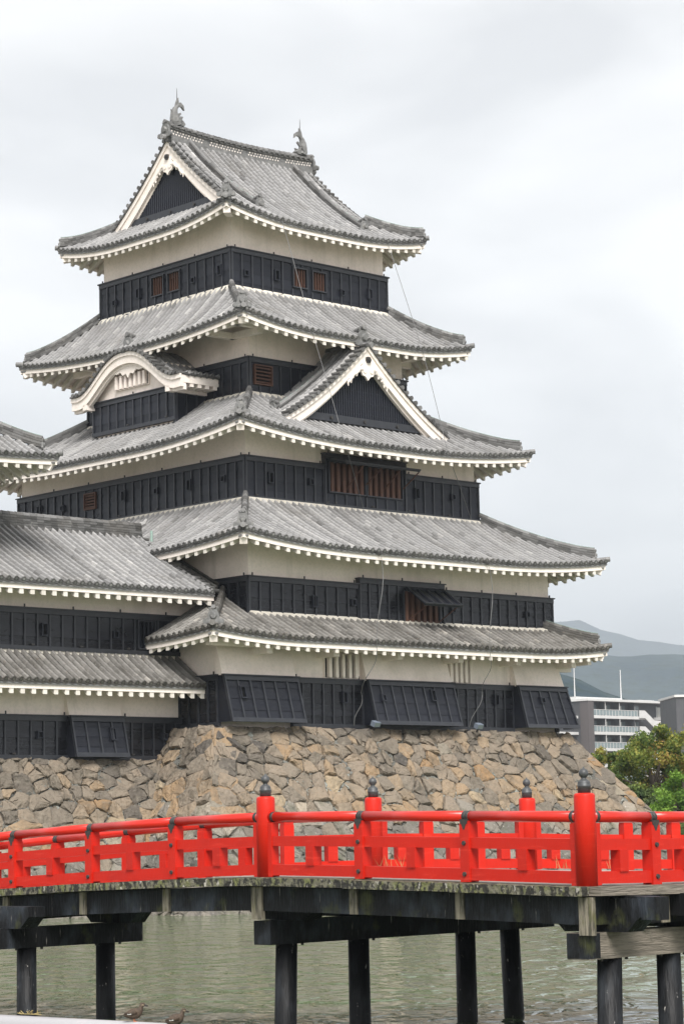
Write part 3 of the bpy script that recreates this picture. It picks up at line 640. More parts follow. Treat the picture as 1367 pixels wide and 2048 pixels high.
# main ridge with pierced pattern, end tiles, roof fish
mb = MB(); zr = ZR5(5.51)
for i in range(26):
    xa, xb = 4.20+(12.14-4.20)*i/26, 4.20+(12.14-4.20)*(i+1)/26
    sg = lambda x: -.16*(1-((x-8.17)/3.97)**2)
    for l, (za, zb, ww) in enumerate(((-.1, .10, .44), (.10, .20, .36), (.20, .46, .27), (.46, .55, .38), (.55, .62, .48))):
        mb.hexa([(xa, YC-ww/2, zr+za+sg(xa)), (xb, YC-ww/2, zr+za+sg(xb)), (xb, YC+ww/2, zr+za+sg(xb)), (xa, YC+ww/2, zr+za+sg(xa)),
                 (xa, YC-ww/2, zr+zb+sg(xa)), (xb, YC-ww/2, zr+zb+sg(xb)), (xb, YC+ww/2, zr+zb+sg(xb)), (xa, YC+ww/2, zr+zb+sg(xa))], 'ornament', None)
    mb.tube([(xa, YC, zr+.66+sg(xa)), (xb, YC, zr+.66+sg(xb))], [.125, .11], 'tile', n=9, c=random.uniform(.0, .5))
    for sy in (-1, 1):
        for r_ in range(2):
            x = (xa+xb)/2+(r_-.5)*.15
            if i % 7 == 6: continue
            for kz in range(2):
                xx = x+(kz-.5)*.07; zz = zr+.27+.11*kz+sg(x)
                mb.add([(xx-.045, YC+sy*.14, zz), (xx, YC+sy*.14, zz-.04), (xx+.045, YC+sy*.14, zz), (xx, YC+sy*.14, zz+.04)], [(0, 1, 2, 3)], 'wood_white')
        mb.tube([((xa+xb)/2, YC+sy*.12, zr+.585+sg(xa)), ((xa+xb)/2, YC+sy*.30, zr+.55+sg(xa))], .07, 'tile', n=7, c=.3)
rdg = mb.build('main_ridge', top)
for x, d in ((4.14, (-1, 0)), (12.2, (1, 0))): oni(rdg, (x, YC, zr+.12), d, 1.1)
def fish(x, sgn):
    """roof fish: head down on the ridge, back arching up, tail fins on top; sgn = direction of the ridge centre"""
    zb = zr+.68; P = [(0.05, 0), (-.02, .16), (-.06, .36), (-.06, .56), (0, .74), (.12, .88), (.2, .98)]
    mb = MB(); mb.tube([(x+sgn*a, YC, zb+b_) for a, b_ in P], [.27, .26, .215, .17, .125, .085, .05], 'ornament', n=12, squash=.8, up=(0, 1, 0))
    G = lambda q, d, z: (x+sgn*q, YC+d, zb+z)
    mb.plate(G, [(-.05, 0), (.36, 0), (.42, .1), (.3, .22), (.1, .3), (-.05, .2)], -.16, .16, 'ornament')       # head
    mb.plate(G, [(.1, .8), (.30, .86), (.46, .72), (.42, .92), (.26, 1.04), (.16, 1.0), (.14, 1.22), (.04, 1.02), (.0, .86)], -.05, .05, 'ornament')   # tail fins
    mb.plate(G, [(.08, .5), (.26, .6), (.30, .54), (.2, .44), (.1, .36)], -.04, .04, 'ornament')
    mb.plate(G, [(-.26, .2), (-.2, .5), (-.24, .66), (-.13, .56), (-.12, .25)], -.03, .03, 'ornament')
    for sy in (-1, 1): mb.plate(lambda q, d, z: (x+sgn*q, YC+sy*(.2+d), zb+z), [(-.1, .1), (.1, .12), (.22, .36), (.02, .34)], 0, .06, 'ornament')
    o = mb.build('roof_fish', rdg); mb = MB(); mb.tube([G(.10, 0, 1.0), G(.09, 0, 1.62)], [.02, .008], 'iron', n=6); mb.build('lightning_rod', o)
fish(4.62, 1); fish(11.72, -1)

# triangular dormer on the right face of the third roof
dropR = lambda a: .98*a-.052*a*a
gable(keep, faceR(2.35), 8.18, 4.55, 19.22, dropR, .42, -1.95, 16.0, slopes=True, descend=4.1, bb=.50, pend=1.1, name='triangular_dormer', verge_a=4.5)
# bow-shaped dormer on the left face, standing on a boarded bay
bay = empty('bow_gabled_bay'); bay.parent = keep
mb = MB(); mb.box(2.42, 6.95, 15.8, 3.94, 12.05, 18.0, 'plaster'); mb.box(2.44, 7.6, 18.0, 3.94, 11.4, 18.7, 'plaster'); mb.build('bay_wall', bay)
band(bay, faceL(2.42), 6.83, 12.17, 16.25, 17.62, name='bay_boarding'); band(bay, faceR(6.95), 2.30, 3.9, 15.9, 17.62, name='bay_boarding', hooks=False)
dropK = lambda a: 1.42*(1-math.cos(math.pi*min(a/3.15, 1)**1.22))/2-.05*max(0, a-3.15)
kg = gable(bay, faceL(2.42), 9.5, 3.55, 19.38, dropK, .62, -1.55, 17.6, slopes=True, side_eaves=True, panel='none', bb=.46, ridge_top=True, descend=None, name='bow_gable', verge_a=3.55)
mb = MB()
for sx in (-1, 1):
    q = 9.5+sx*3.5; z = 19.38-1.42
    mb.fbox(faceL(2.42), min(q, q-sx*.12), max(q, q-sx*.12), -1.55, .5, z-.36, z-.06, 'wood_white')
    mb.fbox(faceL(2.42), min(q-sx*.12, q-sx*1.0), max(q-sx*.12, q-sx*1.0), -1.55, .4, z-.22, z-.18, 'wood_white')
    for i in range(5): mb.fbox(faceL(2.42), min(q-sx*.02, q-sx*.95), max(q-sx*.02, q-sx*.95), -1.35+i*.4, -1.17+i*.4, z-.50, z-.22, 'wood_white')
    mb.fbox(faceL(2.42), min(q-sx*.7, q-sx*.95), max(q-sx*.7, q-sx*.95), -1.5, .55, z-.62, z-.40, 'wood_white')
for i in range(20):   # soffit and tympanum wall under the bow
    a0, a1 = -2.9+5.8*i/20, -2.9+5.8*(i+1)/20; za, zb = 19.38-dropK(abs(a0))-.1, 19.38-dropK(abs(a1))-.1
    mb.hexa([faceL(2.42)(9.5+a, d, z) for a, d, z in ((a0, .0, 17.7), (a1, .0, 17.7), (a1, .08, 17.7), (a0, .08, 17.7), (a0, .0, za), (a1, .0, zb), (a1, .08, zb), (a0, .08, za))], 'plaster')
    mb.add([faceL(2.42)(9.5+a, d, z) for a, d, z in ((a0, .5, za-.1), (a1, .5, zb-.1), (a1, 0, zb-.1), (a0, 0, za-.1))], [(0, 1, 2, 3)], 'wood_white')
mb.build('eave_board', kg)
FK = lambda q, d, z: faceL(2.42)(q, d+.085, z)
window(kg, FK, 8.5, 10.6, 17.96, 18.50, n=7, col='plaster', frame='plaster', name='barred_slit_window', bw=.14, d=-.02, fw=.03)

# lightning cables hanging down the front, eave to eave
def cable(parent, pts):
    mb = MB(); mb.tube(pts, .012, 'cable', n=5); o = mb.build('hanging_cable', parent); return o
def sagpts(A, B, sag=.1, n=8):
    A, B = np.array(A, float), np.array(B, float); return [A+(B-A)*i/n+np.array((0, -sag*math.sin(math.pi*i/n)*.5, -sag*math.sin(math.pi*i/n))) for i in range(n+1)]
def bracket(parent, p):
    mb = MB(); p = np.array(p); mb.beam(p+(0, .45, 0), p, .03, .03, 'iron'); mb.beam(p+(-.25, .05, .12), p+(.05, .0, 0), .025, .025, 'iron'); mb.build('cable_bracket', parent)
CB = [[(5.4, 3.8, 24.2), (5.46, 2.2, 19.35)], [(11.47, 4.0, 24.25), (11.54, 2.2, 19.4)], [(5.46, 2.2, 19.35), (5.42, .5, 14.85)], [(11.54, 2.2, 19.4), (11.1, .5, 14.9)],
      [(5.42, .5, 14.85), (7.8, 2.0, 12.6)], [(11.1, .5, 14.9), (13.9, 2.0, 12.65)]]
for A, B in CB: cable(keep, sagpts(A, B, .12))
def wob(pts):
    pts = [np.array(p, float) for p in pts]; out_ = []
    for a, b_ in zip(pts[:-1], pts[1:]):
        for k in range(8): out_.append(a+(b_-a)*k/8+np.array((math.sin(k*math.pi/4)*.10, -math.sin(k*math.pi/8)*.08, 0)))
    return out_+[pts[-1]]
cable(keep, wob([(5.07, -1.75, 10.16), (4.51, -1.98, 6.62), (4.55, -1.05, 5.1), (4.25, -.95, 3.87)]))
cable(keep, wob([(10.93, -1.75, 10.1), (10.6, -1.98, 6.5), (11.0, -1.1, 5.3), (10.39, -.95, 3.9)]))
for p in ((5.4, 4.0, 24.3), (11.47, 4.0, 24.25), (5.46, 2.2, 19.35), (11.54, 2.2, 19.4), (5.42, .5, 14.85), (11.1, .5, 14.9), (5.07, -1.72, 10.2), (10.93, -1.72, 10.2)): bracket(keep, p)

# ------------------------------------------------------------------ low connecting wing
def lean(parent, x0, x1, ye, yt, z0, z1, ywall, c=.12, m='tile', vb=0., flash=True, tr=None, rsp=.46):
    T = yt-ye; roof = MB(); eave = MB(); raf = MB()
    P = lambda q, t_: np.array((x0+q, ye+t_, z0+(z1-z0)*((1-c)*t_/T+c*(t_/T)**2)))
    patch(roof, P, 0, x1-x0, lambda q: T, m, vb=vb)
    ro = roof.build('roof', parent); n = int((x1-x0)/2)
    def V(q, t_, dz): v = P(q, t_); v[2] += dz; return v
    L_ = x1-x0; tw = ywall-ye
    for (ta, tb, za, zb, mm) in ((.02, .16, -.10, -.17, 'ornament'), (.07, .16, -.15, -.34, 'wood_white')):
        eave.hexa([V(0, ta, zb), V(L_, ta, zb), V(L_, tb, zb), V(0, tb, zb), V(0, ta, za), V(L_, ta, za), V(L_, tb, za), V(0, tb, za)], mm)
    eave.add([V(0, .15, -.22), V(L_, .15, -.22), V(L_, tw, -.22), V(0, tw, -.22)], [(0, 1, 2, 3)], 'wood_white')
    nr = int(L_/rsp)
    for i in range(nr):
        q = L_-(i+.4)*rsp; A, B = V(q, .09, -.26), V(q, tw, -.24); uu = np.array((.085, 0, 0)); d1, d2 = np.array((0, 0, -.265)), np.array((0, 0, -.22))
        raf.hexa([A-uu+d1, A+uu+d1, B+uu+d2, B-uu+d2, A-uu, A+uu, B+uu, B-uu], 'rafter')
    eave.build('eave_board', ro); raf.build('rafters', ro)
    if flash:
        fl = MB()
        fl.hexa([V(0, T-.14, -.02), V(L_, T-.14, -.02), V(L_, T+.05, -.02), V(0, T+.05, -.02), V(0, T-.14, .13), V(L_, T-.14, .13), V(L_, T+.05, .15), V(0, T+.05, .15)], 'mortar')
        fl.build('mortar_course', ro)
    return ro, P
TX0 = -17.
walls(turret, TX0, 1.92, -1.55, 9.0, 2.6, 6.0); walls(turret, TX0, 2.12, .05, 8.6, 5.9, 9.0)
band(turret, faceR(1.92), TX0, -6.75, 2.66, 4.15, low=True); band(turret, faceR(1.92), -6.75, -4.5, 2.66, 4.15, hooks=False, low=True); band(turret, faceR(1.92), -4.5, -1.55, 2.66, 4.15, low=True)
stone_drop(turret, 1.92, -6.85, -4.55, 2.74, 4.15, 5.3, .62, loops=[(-5.15, 3.55, True)])
band(turret, faceR(2.12), TX0, .05, 6.42, 7.86, [(-3.55, -2.72, 6.62, 7.66)], low=True)
window(turret, faceR(2.12), -3.5, -2.78, 6.66, 7.62, n=4, col='board', bw=.09)
loop(turret, faceR(1.92), -8.0, 3.5, False); loop(turret, faceR(1.92), -2.55, 3.5, False); loop(turret, faceR(2.12), -7.65, 7.15, True); loop(turret, faceR(2.12), -4.55, 7.1, False)
lean(turret, TX0, -1.62, .40, 2.12, 5.28, 6.42, 1.92, m='tile_old')
r1, P1 = lean(turret, TX0, -1.02, .65, 5.0, 8.68, 11.15, 2.12, m='tile', flash=False, vb=.05)
rb = MB(); patch(rb, lambda q, t_: np.array((-1.0-q, 9.35-t_, 8.68+2.47*t_/4.35)), 0, 16, lambda q: 4.35, 'tile', disc=False); rb.build('rear_slope', r1)
st = MB(); Pst = lambda q, t_: np.array((-1.0+q, .72+.95*q+t_, 8.62+.50*(.1+.95*q+t_)))
patch(st, Pst, .04, 1.08, lambda q: 3.3-.95*q, 'tile_old', r=.07); st.build('side_strip', r1)
mb = MB()
for t_ in np.arange(.05, 4.3, .27):
    p = P1(16-.04, t_); mb.tube([p+np.array((-.2, 0, .06)), p+np.array((.22, 0, .04))], .08, 'tile', n=7, c=random.uniform(0, .6))
mb.build('verge_tiles', r1)
rt = ridge([(TX0, 5.0, 11.12), (-1.0, 5.0, 11.10)], .34, .46, turret, 'wing_ridge', cap=.12, layers=5)
mb = MB(); mb.tube([(-1.0, 5.0, 11.6), (-.8, 5.0, 11.68), (-.68, 5, 11.86)], [.12, .09, .04], 'tile', n=8, c=.8); mb.tube([(-.85, 4.5, 11.35), (-.85, 4.5, 10.4)], .05, 'copper', n=8); mb.build('downpipe', rt)
# the wing's stepped ridge shoulder: small keep
small_T = 4.42
hip_roof(small, (-16.5, 1.0, -7.66, 9.84), (-14.2, 3.2, -9.95, 7.6), 12.95, 3.3, c=.25, lift=.18, nominal=(-12.10, 5.40, -12.06, 5.44), m='tile', full=True, hips='01', smain=.9, sides='RBL', k=1.2)
mb = MB(); mb.box(-14.2, 3.2, 11.0, -9.95, 7.6, 13.9, 'plaster'); mb.build('plaster_wall', small)
band(small, faceR(3.2), -14.2, -9.95, 9.8, 12.0); band(small, faceB(-9.95), 3.2, 7.6, 9.8, 12.0)

# ------------------------------------------------------------------ stone bases
def clip(poly, a, b_, c_):   # keep a*x+b*y <= c
    out_ = []
    for i in range(len(poly)):
        p, q = poly[i], poly[(i+1) % len(poly)]; fp, fq = a*p[0]+b_*p[1]-c_, a*q[0]+b_*q[1]-c_
        if fp <= 0: out_.append(p)
        if fp*fq < 0: s = fp/(fp-fq); out_.append((p[0]+(q[0]-p[0])*s, p[1]+(q[1]-p[1])*s))
    return out_
def voronoi(dom, ws, hs, rng, var=1.):
    xs = [p[0] for p in dom]; ys = [p[1] for p in dom]; seeds = []
    y = min(ys)-.2
    while y < max(ys)+.3:
        h = rng.uniform(*hs); x = min(xs)-rng.uniform(0, 1)
        while x < max(xs)+.5:
            w_ = rng.uniform(*ws); r_ = rng.random()
            if r_ > .16*var: seeds.append((x+w_/2, y+h/2+rng.uniform(-.38, .38)*h))
            if r_ > 1-.13*var:
                for _ in range(rng.choice((1, 2))): seeds.append((x+w_*rng.random(), y+h*rng.uniform(-.1, 1.1)))
            x += w_
        y += h
    S = np.array(seeds); cells = []
    for i, (sx, sy) in enumerate(seeds):
        d2 = (S[:, 0]-sx)**2+((S[:, 1]-sy)*1.5)**2; idx = np.argsort(d2)[1:22]
        poly = [(sx-3, sy-3), (sx+3, sy-3), (sx+3, sy+3), (sx-3, sy+3)]
        for j in idx:
            ax, ay = S[j]; dx, dy = ax-sx, (ay-sy)*1.8
            poly = clip(poly, dx, dy, (dx*(ax+sx)/2+dy*(ay+sy)/2))
            if len(poly) < 3: break
        if len(poly) < 3: continue
        n = len(dom)
        for k in range(n):
            (x0, y0), (x1, y1) = dom[k], dom[(k+1) % n]; a, b_ = (y1-y0), -(x1-x0); poly = clip(poly, a, b_, a*x0+b_*y0)
            if len(poly) < 3: break
        if len(poly) >= 3: cells.append(poly)
    return cells
def stones(mb, G, dom, ws, hs, m, rng, relief=.11, gap=(.90, .98), wet=None, var=1.):
    for poly in voronoi(dom, ws, hs, rng, var):
        cx = sum(p[0] for p in poly)/len(poly); cy = sum(p[1] for p in poly)/len(poly)
        area = abs(sum(poly[i][0]*poly[(i+1) % len(poly)][1]-poly[(i+1) % len(poly)][0]*poly[i][1] for i in range(len(poly))))/2
        if area < .012: continue
        pts = []
        for i in range(len(poly)):
            p, q = poly[i], poly[(i+1) % len(poly)]; L_ = math.hypot(q[0]-p[0], q[1]-p[1])
            if L_ < .03: continue
            pts.append((p[0]+(q[0]-p[0])*.07, p[1]+(q[1]-p[1])*.07)); 
            if L_ > .25: pts.append(((p[0]+q[0])/2+rng.gauss(0, .02), (p[1]+q[1])/2+rng.gauss(0, .02)))
            pts.append((p[0]+(q[0]-p[0])*.93, p[1]+(q[1]-p[1])*.93))
        if len(pts) < 3: continue
        g = rng.uniform(*gap); tx, ty = rng.gauss(0, .11), rng.gauss(0, .15); h = rng.uniform(.5, 1.3)*relief; n = len(pts); vs = []
        for (s_, e) in ((g, -.16), (g*.985, h*.25), (g*.93, h*.78), (g*.72, h*1.03)):
            for (x, y) in pts:
                dx, dy = (x-cx)*s_+(rng.gauss(0, .016) if e > 0 else 0), (y-cy)*s_+(rng.gauss(0, .016) if e > 0 else 0); jt = rng.gauss(0, .014) if e > 0 else 0
                vs.append(G(cx+dx, cy+dy, e+(dx*tx+dy*ty+jt if e > 0 else 0)))
        vs.append(G(cx, cy, h*1.05+rng.gauss(0, .02)))
        fs = [(r_*n+i, r_*n+(i+1) % n, (r_+1)*n+(i+1) % n, (r_+1)*n+i) for r_ in range(3) for i in range(n)]+[(3*n+i, 3*n+(i+1) % n, 4*n) for i in range(n)]
        mm = m
        if wet and cy > wet+rng.gauss(0, .35): mm = 'stone_wet'
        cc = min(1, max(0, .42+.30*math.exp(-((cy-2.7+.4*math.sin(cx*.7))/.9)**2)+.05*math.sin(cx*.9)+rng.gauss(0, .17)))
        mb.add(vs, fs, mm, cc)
OFF = lambda h: .70*h+.006*h*h
HW = 6.75
rng = random.Random(11)
base = empty('stone_base', ORG, CRZ); tag(base, 'battered rubble stone base with a sharp corner carrying the tall keep', 'stone wall')
def stone_face(parent, G, q0, q1, H, fl, fr, wet, name='stone_facing', rl=.11):
    dom = [(q0, 0), (q1, 0), (q1+fr, H), (q0-fl, H)]
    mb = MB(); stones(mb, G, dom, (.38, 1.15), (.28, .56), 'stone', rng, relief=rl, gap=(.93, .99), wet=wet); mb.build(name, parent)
    mb = MB(); stones(mb, lambda a, b_, e: G(a, b_, e-.05), dom, (.16, .42), (.13, .28), 'chink', rng, relief=.055, gap=(.85, .95), var=0.); mb.build('filler_stones', parent)
    mb = MB(); n = 10
    vs = [];
    for i in range(n+1):
        h = H*i/n; vs += [G(q0-fl*i/n, h, -.10), G(q1+fr*i/n, h, -.10)]
    mb.add(vs, [(2*i, 2*i+1, 2*i+3, 2*i+2) for i in range(n)], 'gapdark'); mb.build('joint_bed', parent)
CO, SI = .82, .57
X0b, Y0b, X1b, Y1b, ZT = -2.0, -.46, 16.6, 19.5, 3.76
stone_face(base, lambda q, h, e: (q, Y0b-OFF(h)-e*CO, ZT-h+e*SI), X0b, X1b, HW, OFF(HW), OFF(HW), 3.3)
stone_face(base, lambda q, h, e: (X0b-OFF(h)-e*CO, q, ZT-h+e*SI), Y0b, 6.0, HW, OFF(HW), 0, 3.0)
mb = MB()   # sheer core, cap and unseen sides
mb.hexa([(X0b-4.5, Y0b-4.5, -3.2), (X1b+4.6, Y0b-4.5, -3.2), (X1b+4.6, Y1b+4.6, -3.2), (X0b-4.5, Y1b+4.6, -3.2), (X0b+.15, Y0b+.15, ZT-.02), (X1b-.1, Y0b+.15, ZT-.02), (X1b-.1, Y1b, ZT-.02), (X0b+.15, Y1b, ZT-.02)], 'gapdark')
mb.build('core', base)
mb = MB()   # big dressed stones interlocking at the corners
def corner(mb, cx, cy, sx, sy):
    h = 0.02; i = 0
    while h < HW-.1:
        dh = rng.uniform(.5, .85); h2 = min(HW, h+dh); la, lb = (1.35, .75) if i % 2 else (.75, 1.3); la *= rng.uniform(.8, 1.15); lb *= rng.uniform(.8, 1.15); e = .05+rng.uniform(0, .05)
        P_ = []
        for hh, ee in ((h2-.03, e), (h+.02, e*.9)):
            o = OFF(hh)+ee; x, y, z = cx+sx*o, cy+sy*o, ZT-hh
            P_ += [(x-sx*.0, y-sy*.0, z), (x-sx*la, y, z+rng.gauss(0, .02)), (x-sx*la, y-sy*.5, z), (x-sx*.4, y-sy*.4, z), (x-sx*.5, y-sy*lb, z), (x, y-sy*lb, z+rng.gauss(0, .02))]
        mb.add(P_, [(0, 1, 7, 6), (1, 2, 8, 7), (2, 3, 9, 8), (3, 4, 10, 9), (4, 5, 11, 10), (5, 0, 6, 11), (0, 5, 4, 3, 2, 1), (6, 7, 8, 9, 10, 11)], 'stone_wet' if h > 3.2 else 'stone', rng.random())
        h = h2; i += 1
corner(mb, X0b, Y0b, -1, -1); mb.build('corner_stones', base); mb = MB(); corner(mb, X1b, Y0b, 1, -1); mb.build('corner_stones', base)
wbase = empty('low_stone_base', ORG, CRZ); tag(wbase, 'lower rubble stone wall under the two storey wing at the left', 'stone wall')
OW = lambda h: .62*h+.006*h*h
stone_face(wbase, lambda q, h, e: (q, 1.62-OW(h)-e*CO, 2.63-h+e*SI), TX0, -1.0, 5.6, 0, 0, 3.2)
mb = MB(); mb.hexa([(TX0, 1.62-3.7, -3.2), (-1.9, 1.62-3.7, -3.2), (-1.9, 12, -3.2), (TX0, 12, -3.2), (TX0, 1.75, 2.6), (-1.9, 1.75, 2.6), (-1.9, 12, 2.6), (TX0, 12, 2.6)], 'gapdark'); mb.build('core', wbase)
def local(x, y, z): return tuple(np.array(ORG)+EX*x+EY*y+np.array((0, 0, z)))
for i, (x, lb) in enumerate(((5.3, 'small grey floodlight on the stone ledge below the boards near the middle'), (10.85, 'small grey floodlight on the stone ledge further right below the third bay'))):
    mb = MB(); mb.box(-.16, -.1, .05, .16, .1, .24, 'lampbox'); mb.box(-.13, -.11, .07, .13, -.1, .22, 'glass'); mb.box(-.03, -.03, -.12, .03, .03, .05, 'iron')
    o = mb.build('floodlight'); o.location = local(x, -.95, 3.82); o.rotation_euler = (math.radians(25), 0, CRZ); tag(o, lb, 'floodlight', 'floodlights on the stone ledge')

# ------------------------------------------------------------------ ground, moat, far land
ZW = -2.6
mb = MB(); mb.add([(-140, -30, ZW), (140, -30, ZW), (140, 190, ZW), (-140, 190, ZW)], [(0, 1, 2, 3)], 'water'); tag(mb.build('moat_water'), kind='structure')
mb = MB()   # one ground sheet with the moat cut out of it, its banks going down below the water
xs = [-9000, -75, 62, 9000]; ys = [-9000, 1.5, 104, 9000]
for i in range(3):
    for j in range(3):
        if i == 1 and j == 1: continue
        mb.add([(xs[i], ys[j], -1.15), (xs[i+1], ys[j], -1.15), (xs[i+1], ys[j+1], -1.15), (xs[i], ys[j+1], -1.15)], [(0, 1, 2, 3)], 'soil')
for a, b_ in (((-75, 1.5), (62, 1.5)), ((62, 1.5), (62, 104)), ((62, 104), (-75, 104)), ((-75, 104), (-75, 1.5))):
    mb.add([(*a, -1.15), (*b_, -1.15), (*b_, -4), (*a, -4)], [(0, 1, 2, 3)], 'soil')
mb.add([(-75, 1.5, -4), (62, 1.5, -4), (62, 104, -4), (-75, 104, -4)], [(0, 1, 2, 3)], 'soil')
tag(mb.build('ground'), kind='structure')

# ------------------------------------------------------------------ red bridge
bridge = empty('footbridge', (0, 0, 0)); tag(bridge, 'vermilion railed wooden footbridge on black tarred piles crossing the moat', 'bridge')
A0 = np.array((-1.05, 30.55)); B0 = np.array((2.60, 26.40)); DL = np.array((-.685, .73))*1.82; DR = np.array((.72, .69))*1.13
# near railing stations: (x, y, deck z, kind)
near = [(*(A0+DL*k), z, 'P') for k, z in ((7, -1.09), (6, -1.0), (5, -.90))]+[(*(A0+DL*4), -.80, 'N')]+[(*(A0+DL*k), z, 'P') for k, z in ((3, -.705), (2, -.635), (1, -.578))]
near += [(*A0, -.548, 'N'), (*(A0+(B0-A0)/3), -.572, 'P'), (*(A0+(B0-A0)*2/3), -.607, 'P'), (*B0, -.645, 'N')]
near += [(*(B0+DR*k), -.66-.004*k, 'P') for k in (1, 2)]+[(*(B0+DR*3), -.675, 'N'), (*(B0+DR*4), -.68, 'P')]
F0 = np.array((-.84, 32.65)); N2 = np.array((2.55, 34.2)); DF = np.array((-.685, .73))*1.74; N1 = F0+(N2-F0)*.35
far = [(*(F0+DF*k), z, 'P') for k, z in ((6, -1.06), (5, -.97))]+[(*(F0+DF*4), -.88, 'N')]+[(*(F0+DF*k), z, 'P') for k, z in ((3, -.78), (2, -.69), (1, -.615))]
far += [(*F0, -.56, 'P'), (*N1, -.55, 'N'), (*(N1+(N2-N1)/3), -.56, 'P'), (*(N1+(N2-N1)*2/3), -.575, 'P'), (*N2, -.59, 'N')]
far += [(*(N2+(N2-N1)/3*k), -.60-.02*k, 'P') for k in range(1, 9)]
def railing(st, outdir, scale=1.0):
    st = [(np.array((x, y)), z, k) for x, y, z, k in st]
    for i, (p, z, kind) in enumerate(st):
        q = st[min(i+1, len(st)-1)][0]-st[max(i-1, 0)][0]
        if kind == 'P': q = (st[i+1][0]-p) if i+1 < len(st) else q
        q = q/np.linalg.norm(q); nrm = np.array((q[1], -q[0]))*outdir; b3 = lambda a, e, zz: np.array((*(p+q*a+nrm*e), z+zz*scale))
        mb = MB()
        if kind == 'N':
            mb.lathe((p[0], p[1], z-.02), [(.118, 0), (.118, 1.0*scale), (.110, 1.02*scale), (.09, 1.03*scale)], 'red', n=20, c=0)
            o = mb.build('newel_post', bridge, True)
            for pl in o.data.polygons:
                if abs(pl.normal.z) > .8: pl.use_smooth = False
            c_ = MB(); c_.lathe((p[0], p[1], z+1.0*scale), [(.072, 0), (.072, .075), (.076, .08), (.076, .095), (.070, .10), (.070, .125), (.062, .14), (.045, .155), (.030, .165), (.028, .175), (.040, .19), (.052, .205), (.055, .225), (.050, .25), (.034, .27), (.012, .282), (.004, .30)], 'cap', n=18)
            c_.build('bronze_cap', o, True)
            s_ = MB()   # short side cheeks the rails run into
            for j in (i-1, i+1):
                if 0 <= j < len(st):
                    d = st[j][0]-p; d = d/np.linalg.norm(d)
                    a = np.array((*p, z)); s_.beam(a+np.array((*d, 0))*.02, a+np.array((*d, 0))*.18, .12, .68*scale, 'red')
            s_.build('newel_cheek', o)
        else:
            mb.hexa([b3(a, e, zz) for zz in (0, .66) for a, e in ((-.075, -.075), (.075, -.075), (.075, .075), (-.075, .075))], 'red', random.random()*.4)
            mb.hexa([b3(a, e, zz) for zz in (.655, .70) for a, e in ((-.07, -.07), (.07, -.07), (.07, .07), (-.07, .07))], 'red', .9)
            o = mb.build('post', bridge)
            for zz in (.09, .445):
                bl = MB(); mbb = b3(0, .06, zz); bl.tube([mbb, b3(0, .095, zz)], [.034, .026], 'iron', n=6); bl.build('bolt', o)
            br = MB(); br.hexa([b3(a, e, zz) for zz, w_ in ((.60, .010), (.665, .04)) for a, e in ((-w_, .078), (w_, .078), (w_, .07), (-w_, .07))], 'iron')
            br.hexa([b3(a, e, zz) for zz, w_ in ((.665, .05), (.72, .065)) for a, e in ((-w_, .078), (w_, .078), (w_, .05), (-w_, .05))], 'iron'); br.build('metal_bracket', o)
    for i in range(len(st)-1):
        (p, z, ka), (q, z2, kb) = st[i], st[i+1]; P_ = np.array((*p, z)); Q_ = np.array((*q, z2)); d = (Q_-P_)/np.linalg.norm(Q_-P_)
        up = np.array((0, 0, 1.))
        mb = MB(); mb.tube([P_+up*.752*scale, Q_+up*.752*scale], .062, 'redgloss', n=16, c=.2); o = mb.build('handrail', bridge, True)
        for (pp, kk, dd) in ((P_, ka, 1), (Q_, kb, -1)):
            sl_ = MB(); a = pp+up*.752*scale+d*dd*(0 if kk == 'P' else .14); sl_.tube([a, a+d*dd*.05], .0645, 'iron', n=16); sl_.build('metal_sleeve', o, True)
        mb = MB(); mb.beam(P_, Q_, .095, .125, 'red', z0=.385*scale, c=random.random()*.5); mb.build('middle_rail', bridge)
        mb = MB(); mb.beam(P_, Q_, .105, .135, 'red', z0=.02, c=random.random()*.5); mb.build('lower_rail', bridge)
        if np.linalg.norm(Q_-P_) > .6:
            m_ = (P_+Q_)/2+up*.15; mb = MB(); dd = d.copy(); dd[2] = 0; dd /= np.linalg.norm(dd); n_ = np.array((dd[1], -dd[0], 0))
            mb.hexa([m_+dd*a*.072+n_*b_*.07+up*zz for zz in (0, .24) for a, b_ in ((-1, -1), (1, -1), (1, 1), (-1, 1))], 'red', .6); mb.build('strut', bridge)
railing(near, 1); railing(far, -1, 1.0)
# deck surface, edge boards, girders
def strip(mb, ptsa, ptsb, z_off, th, m):
    for (a, b_, c_, d) in zip(ptsa[:-1], ptsa[1:], ptsb[1:], ptsb[:-1]):
        mb.hexa([(*p[:2], p[2]+z_off-th) for p in (a, b_, c_, d)]+[(*p[:2], p[2]+z_off) for p in (a, b_, c_, d)], m)
NP = [np.array(n[:3]) for n in near]; FP = [np.array(n[:3]) for n in far]
mb = MB(); LFT = NP[:8]; FL = FP[:7]; FLx = [FL[0]+(FL[-1]-FL[0])*i/7 for i in range(8)]
for i in range(8):
    k = FLx[i]; j = min(5, int(i*6/7)); t_ = i*6/7-j; FLx[i] = FL[j]+(FL[j+1]-FL[j])*t_
strip(mb, LFT, FLx, 0, .08, 'deck')
RT = [NP[7], NP[8], NP[9], NP[10], NP[11], NP[12], NP[13], NP[14]]; RF = [FP[6], FP[7], FP[8], FP[9], FP[10], FP[12], FP[14], FP[18]]
strip(mb, RT, RF, -.002, .08, 'deck'); mb.build('deck', bridge)
